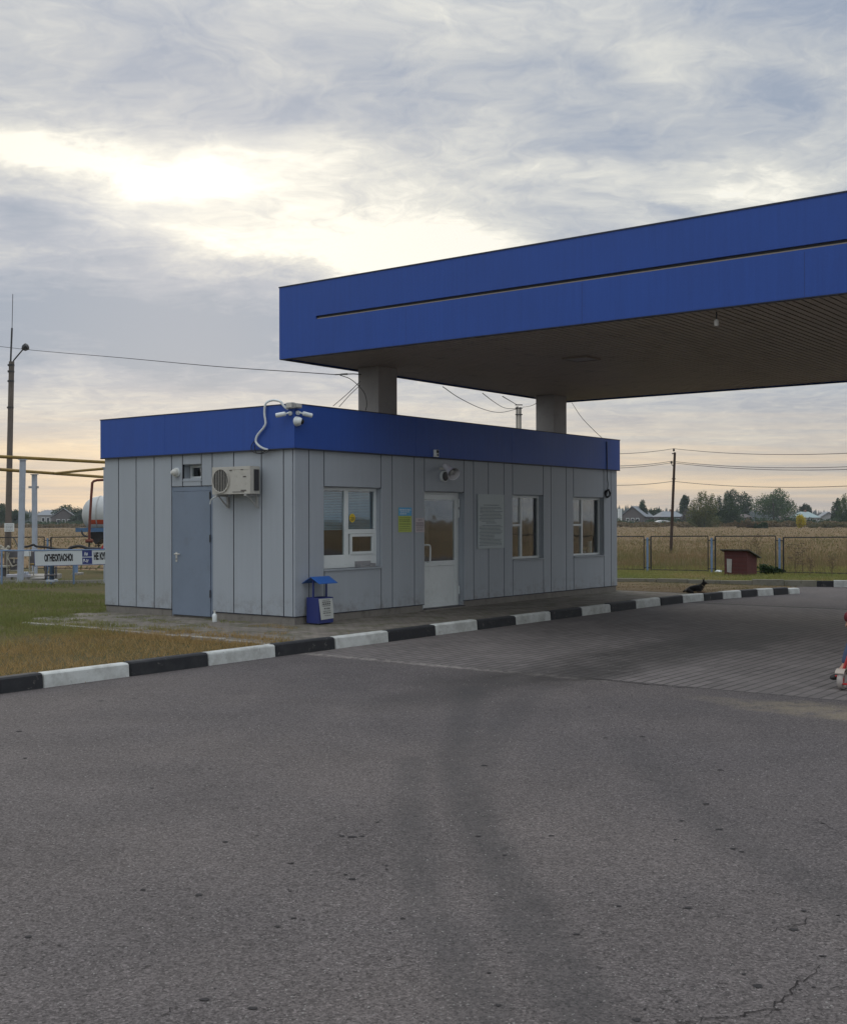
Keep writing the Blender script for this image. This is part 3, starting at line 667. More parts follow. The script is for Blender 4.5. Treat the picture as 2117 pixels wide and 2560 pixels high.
# blue band
e = .05
bd = MB()
ys = [-e, sv(418.6, 1100), W_ + e]
for a, b in zip(ys, ys[1:]): bd.box(-e, a + .002, ZB, -.012, b - .002, ZT)
xs_ = [-.012, 3.0, 6.05, 9.1, L_ + e]
for a, b in zip(xs_, xs_[1:]): bd.box(a + .0015, -e, ZB, b - .0015, -.012, ZT)
bd.box(L_ + .012, -.012, ZB, L_ + e, W_ + e, ZT); bd.box(-.012, W_ + .012, ZB, L_ + .012, W_ + e, ZT)
band = bd.build('roof_band', m_blue, kiosk)
bt = MB(); q = e + .008
bt.box(-q, -q, ZT, L_ + q, -q + .09, ZT + .014); bt.box(-q, W_ + q - .09, ZT, L_ + q, W_ + q, ZT + .014); bt.box(-q, -q + .09, ZT, -q + .09, W_ + q - .09, ZT + .014); bt.box(L_ + q - .09, -q + .09, ZT, L_ + q, W_ + q - .09, ZT + .014)
bt.box(-e, -e - .003, ZB - .02, L_ + e, 0.0, ZB - .002); bt.box(-e - .003, .0, ZB - .02, 0.0, W_ + e, ZB - .002)
bt.build('roof_trim', m_trim, kiosk)
MB().box(-.01, -.01, ZT - .22, L_ + .01, W_ + .01, ZT - .17).build('roof', M('roof_felt', (.06, .06, .06), .95, 0, .3, 3), kiosk)
# interior
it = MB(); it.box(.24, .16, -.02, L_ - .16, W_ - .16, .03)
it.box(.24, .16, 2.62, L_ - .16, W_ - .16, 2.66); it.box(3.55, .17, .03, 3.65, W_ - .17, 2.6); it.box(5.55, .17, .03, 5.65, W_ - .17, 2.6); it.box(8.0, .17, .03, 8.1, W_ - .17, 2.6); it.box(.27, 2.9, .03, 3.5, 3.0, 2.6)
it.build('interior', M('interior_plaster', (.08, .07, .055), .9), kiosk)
dk = MB(); dk.box(.6, .55, .70, 3.0, 1.1, .74); dk.box(.65, .6, .03, .70, 1.05, .70); dk.box(2.9, .6, .03, 2.95, 1.05, .70)
tag(dk.build('desk', M('desk_laminate', (.2, .22, .19), .5), loc=BW(0, 0), rotz=TH, bevel=.004), 'desk just behind the left service window of the kiosk', 'desk')

# --- windows
def frame(mb, u0, u1, z0, z1, d, w, th=.05):
    mb.box(u0, d, z0, u0 + w, d + th, z1); mb.box(u1 - w, d, z0, u1, d + th, z1); mb.box(u0 + w, d, z0, u1 - w, d + th, z0 + w); mb.box(u0 + w, d, z1 - w, u1 - w, d + th, z1)
def pane(u0, u1, z0, z1, d, parent): return MB().box(u0, d, z0, u1, d + .006, z1).build('pane', m_glass, parent)
WD = .105
def fwd(x, y): return FW(x, y, WD)
# service window
f = MB(); u0, u1 = O1[0], O1[1]; z0, z1 = O1[2], O1[3] - .0
frame(f, u0 + .002, u1 - .002, z0 + .002, z1 - .002, WD, .05)
um = fwd(866, 1300)[0]; f.box(um - .045, WD - .004, z0 + .05, um + .045, WD + .05, z1 - .05)         # mullion
zl = fwd(833, 1388)[1]; f.box(u0 + .05, WD + .002, z0 + .05, u1 - .05, WD + .045, zl)                # deep bottom panel
zm0, zm1 = fwd(905, 1334)[1], fwd(905, 1323)[1]; f.box(um + .045, WD - .003, zm0, u1 - .05, WD + .05, zm1)
hx0, hx1 = fwd(875, 1350)[0], fwd(934, 1350)[0]; frame(f, hx0, hx1, zl + .0, zm0 - .004, WD - .012, .045, .04)
win = f.build('window', m_white, kiosk, bevel=.003); win['label'] = 'service window with white frame, blind and small hatch'
pane(u0 + .05, um - .045, zl, z1 - .05, WD + .022, win); pane(um + .045, u1 - .05, zm1, z1 - .05, WD + .022, win); pane(hx0 + .04, hx1 - .04, zl + .04, zm0 - .04, WD + .01, win)
MB().box(u0 - .02, -.022, z0 - .03, u1 + .004, WD, z0 - .0).build('sill', m_wall, win, bevel=.003)
tz = MB(); a_, b_ = fwd(887, 1405)[0], fwd(925, 1405)[0]; tz.box(a_, -.02, z0 + .004, b_, WD - .001, z0 + .02); tz.box(a_, WD - .016, z0 + .02, b_, WD - .002, z0 + .10); tz.box(a_, -.02, z0 + .02, a_ + .012, WD - .018, z0 + .06); tz.box(b_ - .012, -.02, z0 + .02, b_, WD - .018, z0 + .06)
tz.build('cash_tray', M('tray_steel', (.30, .30, .31), .45, .3), win)
bl = MB(); zb_ = fwd(833, 1325)[1]
for a, b in ((u0 + .03, um - .0), (um + .0, u1 - .03)):
    z = z1 - .07
    while z > zb_: bl.add([(a, WD + .100, z), (b, WD + .100, z), (b, WD + .085, z - .021), (a, WD + .085, z - .021)], [(0, 1, 2, 3)]); z -= .026
blind = bl.build('blind', M('blue_blind', (.26, .48, .62), .6), win)
st = MB(); cu, cz = fwd(883, 1295); n = 20; r = .072
st.add([(cu + r * math.cos(6.283 * i / n), WD + .018, cz + r * math.sin(6.283 * i / n)) for i in range(n)] + [(cu + r * math.cos(6.283 * i / n), WD + .020, cz + r * math.sin(6.283 * i / n)) for i in range(n)], [tuple(range(n)), tuple(range(n, 2 * n))[::-1]] + [(i, (i + 1) % n, (i + 1) % n + n, i + n) for i in range(n)])
stk_ = st.build('sticker', M('yellow_sticker', (.75, .56, .03), .5), win)
sk = MB()
for k, (w, zz, o) in enumerate(((.012, .036, 0), (.05, .010, 0), (.035, -.008, .01), (.055, -.026, 0), (.03, -.044, -.01))): sk.box(cu + o - w, WD + .0145, cz + zz - .004, cu + o + w, WD + .0165, cz + zz + .004)
merge_into(stk_, sk, m_dark)
# things seen behind the lower left pane: a cardboard backrest and a green cushion
cb = MB(); cb.ext([(u0 + .10, .80), (u0 + .10, 1.20), (u0 + .20, 1.31), (u0 + .30, 1.24), (u0 + .42, .98), (u0 + .50, .80)], 'y', WD + .30, WD + .36)
tag(cb.build('backrest_board', M('tan_cloth', (.25, .19, .11), .9, 0, .2, 6), loc=BW(0, 0), rotz=TH, bevel=.01), 'tan rounded backrest behind the lower left pane of the service window', 'backrest')
ad = MB(); ad.box(u0 + .06, WD + .08, .745, u0 + .30, WD + .24, .84)
tag(ad.build('paper_tray', M('green_folder', (.07, .16, .11), .6), loc=BW(0, 0), rotz=TH, bevel=.01), 'green box on the desk just behind the service window', 'box')

# windows 2 and 3
for (o, lab, msx) in ((O2, 'two pane window with white frame left of the corner window', (1292, 1309)), (O3, 'two pane window with white frame nearest the far corner', (1442, 1460))):
    u0, u1, z0, z1 = o; f = MB(); frame(f, u0 + .002, u1 - .002, z0 + .002, z1 - .002, WD, .045)
    um = u0 + (u1 - u0) * .40
    f.box(um - .03, WD - .006, z0 + .045, um + .03, WD + .05, z1 - .045); zt_ = z0 + (z1 - z0) * .53; f.box(u0 + .045, WD - .002, zt_ - .022, um - .03, WD + .045, zt_ + .022)
    w = f.build('window', m_white, kiosk, bevel=.003); w['label'] = lab
    pane(u0 + .045, um - .03, z0 + .045, zt_ - .022, WD + .02, w); pane(u0 + .045, um - .03, zt_ + .022, z1 - .045, WD + .02, w); pane(um + .03, u1 - .045, z0 + .045, z1 - .045, WD + .02, w)
    MB().box(u0 - .01, -.03, z0 - .022, u1 + .01, WD, z0 + .0).build('sill', m_wall, w, bevel=.003)
    n = 14
    for s0, s1 in ((u0 + .02, um - .10), (u1 - .14, u1 - .04)):
        cu_ = MB(); P0 = [(s0 + (s1 - s0) * i / n, WD + .14 + .02 * (i % 2)) for i in range(n + 1)]
        cu_.add([(p[0], p[1], z0 - .1) for p in P0] + [(p[0], p[1], z1 + .05) for p in P0], [(i, i + 1, i + n + 2, i + n + 1) for i in range(n)])
        cu_.build('curtain', M('brown_curtain', (.14, .10, .075), .9, 0, .2, 8), w)
vs = MB(); u0, u1, z0, z1 = O3
v_ = MB().tube([(u1 - .28, WD + .10, z0 + .002), (u1 - .28, WD + .10, z0 + .10), (u1 - .28, WD + .10, z0 + .30)], [.045, .05, .05], 14)
tag(v_.build('paper_roll', m_white, loc=BW(0, 0), rotz=TH, smooth=True), 'white upright roll on the inner sill of the far corner window', 'paper roll')
pt_ = thing('potted_plant', 'small pale plant on the inner sill of the far corner window', 'plant', BW(u1 - .50, WD + .12, z0), TH)
MB().tube([(0, 0, 0), (0, 0, .09)], [.035, .05], 12).build('pot', m_white, pt_)
pf_ = MB()
for k in range(9):
    a = k * .7; q = curve_pts([(0, 0, .08), (.05 * math.cos(a), .03 * math.sin(a), .15), (.10 * math.cos(a), .05 * math.sin(a), .14 + .02 * (k % 3))], 4); pf_.tube(q, [.006 + .004 * math.sin(i) for i in range(len(q))], 5)
pf_.build('leaves', M('pale_leaf', (.25, .33, .22), .6), pt_)

# front door
u0, u1, z0, z1 = OD; DD = .13
f = MB(); frame(f, u0 + .002, u1 - .002, .03, z1 - .002, DD, .04, .06)
df = f.build('door_frame', m_white, kiosk, bevel=.003)
ua, ub, za, zb = u0 + .045, u1 - .045, .04, z1 - .045; zmid = FW(1100, 1408, DD)[1]
lf = MB(); frame(lf, ua, ub, za, zb, DD - .018, .095, .05); lf.box(ua + .095, DD - .018, zmid - .045, ub - .095, DD + .032, zmid + .045); lf.box(ua + .095, DD - .002, za + .095, ub - .095, DD + .02, zmid - .045)
door = lf.build('door', m_white, kiosk, bevel=.004); door['label'] = 'white half glazed entrance door'
pane(ua + .095, ub - .095, zmid + .045, zb - .095, DD + .0, door)
hu = FW(1074, 1360, DD - .07)[0]; hz0, hz1 = FW(1076, 1404, DD - .07)[1], FW(1076, 1363, DD - .07)[1]
MB().tube(curve_pts([(hu - .13, DD - .02, hz1), (hu - .05, DD - .075, hz1 + .004), (hu, DD - .08, hz1 - .03), (hu, DD - .08, hz0 + .06), (hu, DD - .07, hz0 + .0), (hu - .02, DD - .02, hz0 - .01)], 6), .013, 10).build('handle', m_white, door, smooth=True)
for zz in (FW(1147, 1258, DD)[1], FW(1147, 1284, DD)[1], FW(1147, 1474, DD)[1]): MB().tube([(ub + .012, DD - .03, zz - .075), (ub + .012, DD - .03, zz + .075)], .014, 10).build('hinge', m_white, door)
MB().box(u0 + .01, -.03, .027, u1 - .01, DD, .04).build('threshold', m_dark, kiosk)
# poster glimpsed through the door glass
rp = MB().box(ua + .25, .9, 1.25, ua + .45, .91, 1.55); tag(rp.build('wall_calendar', M('dim_red_print', (.13, .02, .03), .8), loc=BW(0, 0), rotz=TH), 'dim red sheet hanging behind the glass of the entrance door', 'calendar')
# side door
v0, v1, z0, z1 = ODS
f = MB(); d0 = .012
f.box(d0, v0 + .002, .03, d0 + .05, v0 + .045, z1); f.box(d0, v1 - .03, .03, d0 + .05, v1 - .002, z1); f.box(d0, v0 + .045, z1 - .075, d0 + .05, v1 - .03, z1 - .002)
f.build('door_frame', m_steel_door, kiosk, bevel=.003)
lf = MB(); lf.box(d0 - .014, v0 + .05, .035, d0 + .04, v1 - .034, z1 - .08)
sd_ = lf.build('door', m_steel_door, kiosk, bevel=.004); sd_['label'] = 'plain blue grey steel side door'
hv, hz = SW(442, 1385, -.03); hh = MB(); hh.tube([(-.002, hv + .03, hz), (-.05, hv + .03, hz)], .011, 8); hh.tube([(-.05, hv + .035, hz), (-.05, hv - .10, hz)], .010, 8); hh.box(-.008, hv + .01, hz - .13, -.001, hv + .05, hz + .03)
hh.build('handle', m_offw, sd_)
MB().tube([(-.002, hv + .03, hz - .085), (-.012, hv + .03, hz - .085)], .012, 10).build('keyhole', m_dark, sd_)
for zz in (.35, 1.25, 1.95): MB().tube([(-.008, v0 + .046, zz), (-.008, v0 + .046, zz + .12)], .010, 8).build('hinge', m_dark, sd_)
# small niche window over the side door
v0, v1, z0, z1 = OS; f = MB(); dd = .17
f.box(dd, v0 + .002, z0 + .002, dd + .05, v0 + .03, z1 - .002); f.box(dd, v1 - .04, z0 + .002, dd + .05, v1 - .002, z1 - .002); f.box(dd, v0 + .03, z0 + .002, dd + .05, v1 - .04, z0 + .04); f.box(dd, v0 + .03, z1 - .04, dd + .05, v1 - .04, z1 - .002)
sw_ = f.build('window', m_white, kiosk, bevel=.002); sw_['label'] = 'tiny window in a deep niche over the side door'
MB().box(dd + .02, v0 + .03, z0 + .04, dd + .026, v1 - .04, z1 - .04).build('pane', m_glass, sw_)
tr_ = MB(); tr_.box(-.008, v0 - .03, z0 - .045, -.001, v1 + .03, z0 - .03); tr_.build('sill', m_wall, sw_)

# ================================================================== CANOPY
U0, V0, U1, HS, CT = 1.1525, 1.4323, 10.45, 4.32, 5.5206; V1 = -13.0
can = thing('canopy', 'large flat forecourt canopy with blue fascia over the kiosk and the forecourt', 'canopy', BW(0, 0), TH)
gx = FW(790, 794.6)  # placeholder to keep maths simple
def CWv(x, y): r = ray(x, y); k = (U0 - (EYEV - C0).dot(UU)) / r.dot(UU); q = loc_(EYEV + r * k); return q[1], q[2]
gv0, gz0 = CWv(790, 795); gv1, gz1 = CWv(2100, 603); GZ = (gz0 + gz1) / 2; GH = .055
fa = MB(); T = .05
fa.box(U0, V1, HS, U0 + T, V0, GZ - GH / 2); fa.box(U0, V1, GZ + GH / 2, U0 + T, V0, CT); fa.box(U0, gv0, GZ - GH / 2, U0 + T, V0, GZ + GH / 2)
fa.box(U1 - T, V1, HS, U1, V0, CT); fa.box(U0 + T, V0 - T, HS, U1 - T, V0, CT); fa.box(U0 + T, V1, HS, U1 - T, V1 + T, CT)
sl = MB(); sl.box(U0 + .022, V1 + .1, GZ - GH / 2 + .001, U0 + .026, gv0 - .002, GZ - .008); sl.box(U0 + .018, V1 + .1, GZ - GH / 2 - .0, U0 + .03, gv0 - .001, GZ - GH / 2 + .003)
sl.build('slot_liner', M('tan_strip', (.30, .26, .20), .7), can)
MB().box(U0 + .030, V1 + .1, GZ - GH / 2 - .002, U0 + .048, gv0 - .001, GZ + GH / 2 + .002).build('slot_back', m_black, can)
tp = MB(); q = .008
tp.box(U0 - q, V1, CT, U0 + .11, V0 + q, CT + .02); tp.box(U0 + .11, V0 - .1, CT, U1 + q, V0 + q, CT + .02); tp.box(U1 - .1, V1, CT, U1 + q, V0 - .1, CT + .02)
tp.box(U0 + .003, V1, HS - .012, U0 + T + .02, V0 - .003, HS - .001); tp.box(U0 + T + .02, V0 - T - .02, HS - .012, U1 - .003, V0 - .003, HS - .001); tp.box(U1 - T - .02, V1, HS - .012, U1 - .003, V0 - T - .02, HS - .001)
tp.build('edge_trim', m_trim, can)
js = fa; fa.cur = 1
for k in range(1, 5):
    vv = V0 - 3.1 * k + .4
    if vv > V1 + .2: js.box(U0 - .0008, vv - .0015, HS + .004, U0 + .002, vv + .0015, GZ - GH)
fascia = fa.build('fascia', [m_blue, m_trim], can)
MB().box(U0 + T + .002, V1 + T + .002, CT - .25, U1 - T - .002, V0 - T - .002, CT - .22).build('roof_deck', m_dark, can)
so = MB(); p = .115; v = V0 - T - .004
while v - p > V1 + T:
    so.box(U0 + T + .004, v - p + .03, HS + .02, U1 - T - .004, v, HS + .036); v -= p
soff = so.build('soffit', m_soffit, can)
MB().box(U0 + T + .003, V1 + T + .003, HS + .045, U1 - T - .003, V0 - T - .003, HS + .06).build('soffit_backing', m_black, can)
# recessed lamps (unlit)
def SP(x, y, h=HS): r = ray(x, y); return loc_(EYEV + r * ((h - EYE) / r.z))
lu, lv, _ = SP(1453, 898)
for (a, b) in ((lu, lv), (lu, lv - 7.6)):
    if a < U0 + .4: continue
    l = MB(); s = .24; frame_ = [(a - s, b - s, a + s, b - s + .03), (a - s, b + s - .03, a + s, b + s), (a - s, b - s + .03, a - s + .03, b + s - .03), (a + s - .03, b - s + .03, a + s, b + s - .03)]
    for (x0, y0, x1, y1) in frame_: l.box(x0, y0, HS - .012, x1, y1, HS + .019)
    lo = l.build('ceiling_light', M('lamp_frame', (.26, .22, .18), .5), can); MB().box(a - s + .031, b - s + .031, HS - .004, a + s - .031, b + s - .031, HS + .014).build('lens', M('lamp_lens', (.24, .21, .18), .3), lo)
# columns
def column(u, v, w1, w2):
    c = MB(); c.box(u, v, -.12 if v < -2 else 0.0, u + w1, v + w2, HS + .018); o = c.build('column', m_col, can, bevel=.006)
    j = MB()
    for z in (1.5, 3.0): j.box(u - .0015, v - .0015, z, u + w1 + .0015, v + w2 + .0015, z + .006)
    return o
c1u, c1v, _ = SP(946, 917); column(c1u, c1v, .53, .47)
c2u, c2v, _ = SP(1388, 988); column(c2u, c1v, .53, .47); column(c1u, -10.6, .53, .47); column(c2u, -10.6, .53, .47)
print('columns', c1u, c1v, c2u, c2v, 'groove', GZ, gz0, gz1, gv0)

# ================================================================== THINGS ON AND ROUND THE KIOSK
def band_f(x, y, v=-e): return FW(x, y, v)
def band_s(x, y, u=-e): return SW(x, y, u)
def at_kiosk(name, label, cat, u, v, z, group=None): return thing(name, label, cat, BW(u, v, z), TH, group)
# --- air conditioner (local x = away along u, y = along v)
va, za = SW(621, 1234, -.31); vb, zb = SW(526, 1172, -.31)
ac = at_kiosk('air_conditioner', 'off white air conditioner unit on brackets beside the steel side door', 'air conditioner', -.06, va, za)
aw, ah, adp = vb - va, .43, .21
bx = MB(); bx.box(-adp, 0, 0, 0, aw, ah); bx.box(-adp - .004, .01, ah - .045, -adp, aw - .01, ah - .04)
m_ac = M('aged_ac_casing', (.47, .455, .41), .5, 0, .10, 5, dirt=((.24, .22, .18), .6))
casing = bx.build('casing', m_ac, ac, bevel=.012)
fc, fr = aw * .76, .185
def disc_x(mb, x, cy, cz, r0, r1, n=32, th=.006):
    vs = []; fs = []
    for i in range(n):
        a = 2 * math.pi * i / n; c, s = math.cos(a), math.sin(a)
        vs += [(x, cy + r0 * c, cz + r0 * s), (x, cy + r1 * c, cz + r1 * s), (x - th, cy + r0 * c, cz + r0 * s), (x - th, cy + r1 * c, cz + r1 * s)]
    for i in range(n):
        a, b = 4 * i, 4 * ((i + 1) % n); fs += [(a + 2, b + 2, b + 3, a + 3), (a, a + 1, b + 1, b), (a, b, b + 2, a + 2), (a + 1, a + 3, b + 3, b + 1)]
    mb.add(vs, fs)
fd = MB(); disc_x(fd, -adp - .002, fc, ah * .5, .0005, fr, th=.003); fan = fd.build('fan_opening', m_black, ac)
gr = MB(); disc_x(gr, -adp - .007, fc, ah * .5, fr - .008, fr + .012, th=.012)
for i in range(-4, 5):
    y = i * .037; h = math.sqrt(max(0, fr ** 2 - y * y)) - .004
    gr.box(-adp - .016, fc + y - .003, ah * .5 - h, -adp - .010, fc + y + .003, ah * .5 + h)
gr.build('fan_grille', m_ac, ac)
mk = MB()
for y0, z0, w, h in ((aw * .47, ah * .84, .055, .018), (aw * .18, ah * .86, .05, .012), (aw * .10, ah * .60, .07, .02), (aw * .15, ah * .06, .26, .012), (aw * .10, ah * .10, .12, .02)): mk.box(-adp - .0035, y0, z0, -adp - .0005, y0 + w, z0 + h)
merge_into(casing, mk, M('faded_print', (.10, .09, .08), .6))
MB().box(-adp + .08, -.016, .05, -.03, -.001, ah - .05).build('side_panel', m_dark, ac)
for yb in (.08, aw - .12):
    b_ = MB(); b_.box(-adp - .02, yb - .0, -.035, .03, yb + .035, -.002); b_.box(.02, yb, -.22, .058, yb + .035, -.036)
    b_.tube([(-adp + .05, yb + .017, -.036), (.02, yb + .017, -.20)], .012, 6); b_.build('bracket', m_grey, ac)
hv_, hz_ = SW(534, 1258, -.08); hv2, hz2 = SW(528, 1262, -.04)
lb = lambda v, z, x=-.05: (x, v - va, z - za)
MB().tube(curve_pts([lb(SW(560, 1240, -.1)[0], SW(560, 1240, -.1)[1], -.15), lb(*SW(541, 1244, -.1), -.08), lb(*SW(533, 1250, -.05), -.03), lb(*SW(529, 1260, -.05), -.02)], 5), .011, 8).build('drain_hose', m_white, ac, smooth=True)
# --- round wall lamp
lv, lz = SW(438, 1181, -.05); lm = at_kiosk('wall_lamp', 'round white lamp on the side wall just left of the niche window', 'lamp', 0, lv, lz)
MB().tube([(-.002, 0, 0), (-.035, 0, 0)], [.078, .078], 24).build('base', m_white, lm); MB().sphere((-.045, 0, 0), .066, 18, 10, (1.1, 1, 1)).build('lamp_glass', M('opal_glass', (.58, .58, .54), .3), lm, smooth=True)
MB().box(-.07, .05, -.02, -.03, .095, .02).build('sensor', m_white, lm, bevel=.005)
# --- corrugated conduit up over the roof band
def zA(x, y): return 620 + x * .11514, 980 + y * .11514
cp = []
for (x, y, dx_) in ((870, 370, -.075), (800, 325, -.09), (745, 255, -.09), (710, 210, -.08), (650, 190, -.02), (560, 178, .02), (470, 195, .0), (405, 230, -.06), (372, 300, -.075), (360, 400, -.075), (362, 500, -.075), (378, 600, -.075), (380, 700, -.075), (335, 785, -.075), (262, 870, -.075), (195, 965, -.075), (172, 1060, -.08), (200, 1125, -.09), (265, 1185, -.09), (345, 1225, -.07), (440, 1256, -.03)):
    q = zA(x, y); v_, z_ = SW(q[0], q[1], dx_ - .012); cp.append(BW(dx_ - .012, v_, z_))
cpp = curve_pts(cp, 12); rs = [.017 + .003 * math.sin(i * 1.9) for i in range(len(cpp))]
o0 = cpp[0]; tag(MB().tube([p - o0 for p in cpp], rs, 8).build('corrugated_conduit', m_white, loc=o0), 'white corrugated cable conduit looping over the blue roof band near the corner', 'conduit')
def loop_s(pts, r, name, label, cat, mat=m_black, u=-.07, group=None):
    P3 = [BW(u, *SW(*zA(x, y), u)) for x, y in pts]; P3 = curve_pts(P3, 6); o = P3[0]
    return tag(MB().tube([p - o for p in P3], r, 6).build(name, mat, loc=o), label, cat, group)
loop_s([(160, 1050), (95, 1130), (72, 1230), (130, 1310), (260, 1340), (380, 1320), (480, 1270), (600, 1250)], .006, 'loose_cable', 'thin black loose cable making the widest loop under the conduit on the side wall', 'cable')
loop_s([(150, 1160), (150, 1250), (200, 1330), (300, 1325), (400, 1270), (460, 1250)], .007, 'loose_cable', 'thin black loose cable making the smaller loop under the conduit on the side wall', 'cable')
# --- camera cluster at the corner
def jbox(x0, y0, x1, y1, side, label):
    a = zA(x0, y0); b = zA(x1, y1)
    if side == 's': (v0, z1) = SW(*a, -e - .06); (v1, z0) = SW(*b, -e - .06); bx = (-e - .07, min(v0, v1), z0, -e - .002, max(v0, v1), z1)
    else: (u0, z1) = FW(*a, -e - .06); (u1, z0) = FW(*b, -e - .06); bx = (u0, -e - .07, z0, u1, -e - .002, z1)
    c = ((bx[0] + bx[3]) / 2, (bx[1] + bx[4]) / 2, bx[2]); r_ = at_kiosk('junction_box', label, 'junction box', *c, group='junction boxes at the kiosk corner')
    MB().box(bx[0] - c[0], bx[1] - c[1], 0, bx[3] - c[0], bx[4] - c[1], bx[5] - bx[2]).build('box', m_grey, r_, bevel=.006)
    h = bx[5] - bx[2]
    if side == 's': MB().box(bx[0] - c[0] - .006, bx[1] - c[1] + .01, .012, bx[0] - c[0] - .001, bx[4] - c[1] - .01, h - .012).build('lid', m_offw, r_, bevel=.002)
    else: MB().box(bx[0] - c[0] + .01, bx[1] - c[1] - .006, .012, bx[3] - c[0] - .01, bx[1] - c[1] - .001, h - .012).build('lid', m_offw, r_, bevel=.002)
jbox(830, 235, 972, 348, 's', 'grey junction box on the side face of the blue band beside the corner')
jbox(1025, 240, 1165, 355, 'f', 'grey junction box on the front face of the blue band beside the corner')
def bullet(px, py, side, dirv, label, big=1.0):
    q = zA(px, py)
    if side == 's': v, z = SW(*q, -e); base = BW(-e, v, z); nrm = -UU
    else: u, z = FW(*q, -e); base = BW(u, -e, z); nrm = -VV
    r_ = thing('bullet_camera', label, 'camera', base, 0, 'bullet cameras on the blue band'); d = Vector(dirv).normalized()
    mb = MB(); mb.tube([nrm * .002, nrm * .028], .034, 16); mb.build('base', m_white, r_, smooth=True)
    k = nrm * .06; mb = MB(); mb.tube([nrm * .026, k, k + d * .05], .012, 8); mb.sphere(k, .02, 10, 6); mb.build('arm', m_white, r_, smooth=True)
    a = k + d * .045; b = a + d * .15 * big; mb = MB(); mb.tube([a, a + d * .01, b], [.026, .035 * big, .036 * big], 16); mb.build('housing', m_white, r_, smooth=True)
    up = Vector((0, 0, 1)); s = d.cross(up).normalized(); mb = MB(); mb.tube([b - d * .002, b + d * .006], .030 * big, 16); mb.build('lens', m_black, r_)
bullet(935, 465, 's', tuple(VV * 1.0 - UU * .45 + Vector((0, 0, -.18))), 'white bullet camera on the side face of the band pointing left')
bullet(1068, 455, 'f', tuple(UU * 1.0 - VV * .5 + Vector((0, 0, -.22))), 'white bullet camera on the front face of the band pointing right')
u_, z_ = FW(*zA(1105, 635), -e - .05); dc = at_kiosk('dome_camera', 'white dome camera with dark eye low on the front face of the blue band', 'camera', u_, -e, z_)
MB().tube([(0, -.002, 0), (0, -.05, 0)], [.075, .068], 22).build('base', m_white, dc, smooth=True); MB().sphere((0, -.055, 0), .062, 18, 10).build('housing', m_white, dc, smooth=True); MB().sphere((.018, -.082, -.006), .046, 16, 10).build('eye', M('smoked_dome', (.01, .012, .014), .12), dc, smooth=True)
# --- small white sensor on the band, horn loudspeaker and bell over the door
(u0, z1), (u1, z0) = FW(1087, 1124, -e - .04), FW(1096.5, 1142.5, -e - .04); sn = at_kiosk('sensor_box', 'small white box with two dark eyes on the band above the entrance door', 'sensor', u0, -e, z0)
w, h = u1 - u0, z1 - z0; MB().box(0, -.045, 0, w, -.002, h).build('case', m_white, sn, bevel=.006)
MB().tube([(w * .62, -.044, h * .74), (w * .62, -.052, h * .74)], w * .26, 14).build('eye', m_black, sn); MB().tube([(w * .66, -.044, h * .28), (w * .66, -.050, h * .28)], w * .18, 14).build('eye', m_black, sn)
def zH(x, y): return 1010 + x * .11514, 1100 + y * .11514
hu, hz = FW(*zH(840, 620), -.06); hn = at_kiosk('horn_loudspeaker', 'pale horn loudspeaker on a bracket above the entrance door', 'loudspeaker', hu, 0, hz)
m_horn = M('pale_lilac_horn', (.72, .70, .74), .5)
MB().box(-.03, -.14, -.018, .09, -.002, .018).build('bracket', m_offw, hn)
qa = FW(1112, 1164, -.12); qb = FW(1134.5, 1185.5, -.40)
p0 = Vector((qa[0] - hu, -.12, qa[1] - hz)); p1 = Vector((qb[0] - hu, -.40, qb[1] - hz)); d = (p1 - p0)
rs = [.004, .045, .052, .05, .055, .068, .09, .112, .118]; ks = [0, .01, .12, .30, .42, .6, .8, .97, 1.0]
MB().tube([p0 + d * k for k in ks], rs, 26, caps=False).build('horn', m_horn, hn, smooth=True)
MB().tube([p0 + d * k for k in (.30, .45, .6, .8, .985)], [.045, .05, .063, .083, .111], 26, caps=False).build('mouth', M('horn_inside', (.5, .49, .5), .6), hn, smooth=True)
dn = d.normalized(); MB().tube([p0 + d * .45, p0 + d * .80, p0 + d * .86], [.045, .05, .02], 16).build('driver', m_grey, hn, smooth=True)
hu, hz = FW(*zH(872, 790), -.03); be = at_kiosk('alarm_bell', 'round dark alarm bell with a white rim under the horn loudspeaker', 'bell', hu, 0, hz)
MB().tube([(0, -.002, 0), (0, -.05, 0)], .098, 24).build('rim', m_white, be, smooth=True); MB().tube([(.002, -.045, 0), (.002, -.062, 0), (.002, -.075, 0)], [.085, .08, .03], 24).build('gong', m_dark, be, smooth=True)
# --- posters and notice board
def sheet(name, label, cat, x0, y0, x1, y1, mat, side='f', off=.004, th=.004, ym=None):
    (u0, z1), (u1, z0) = FW(x0, y0, -off), FW(x1, y1, -off)
    t_ = at_kiosk(name, label, cat, u0, 0, z0); w, h = u1 - u0, z1 - z0; MB().box(0, -off - th, 0, w, -off, h).build('panel', mat, t_, bevel=.001); return t_, w, h, -off - th
def lines(parent, y, rows, mat, name='print', dep=.0012):
    mb = MB()
    for (x0, x1, z, hgt, words) in rows:
        x = x0
        while x < x1 - .004:
            L = min(random.uniform(*words), x1 - x); mb.box(x, y - dep, z - hgt / 2, x + L, y - .0002, z + hgt / 2); x += L + hgt * .9
    tgt = parent if parent.type == 'MESH' else [c for c in parent.children if c.type == 'MESH' and c.name.split('.')[0] in (('blue_header',) if name == 'header_print' else ('panel', 'taped_notice'))][0]
    return merge_into(tgt, mb, mat)
p_, w, h, y_ = sheet('poster', 'blue and yellow green poster left of the entrance door', 'poster', 995.5, 1268.5, 1028.5, 1330, M('yellow_green_print', (.42, .50, .10), .5))
MB().box(.0, y_ - .0015, h * .66, w, y_ - .0003, h).build('blue_header', M('sky_blue_print', (.10, .36, .62), .5), p_)
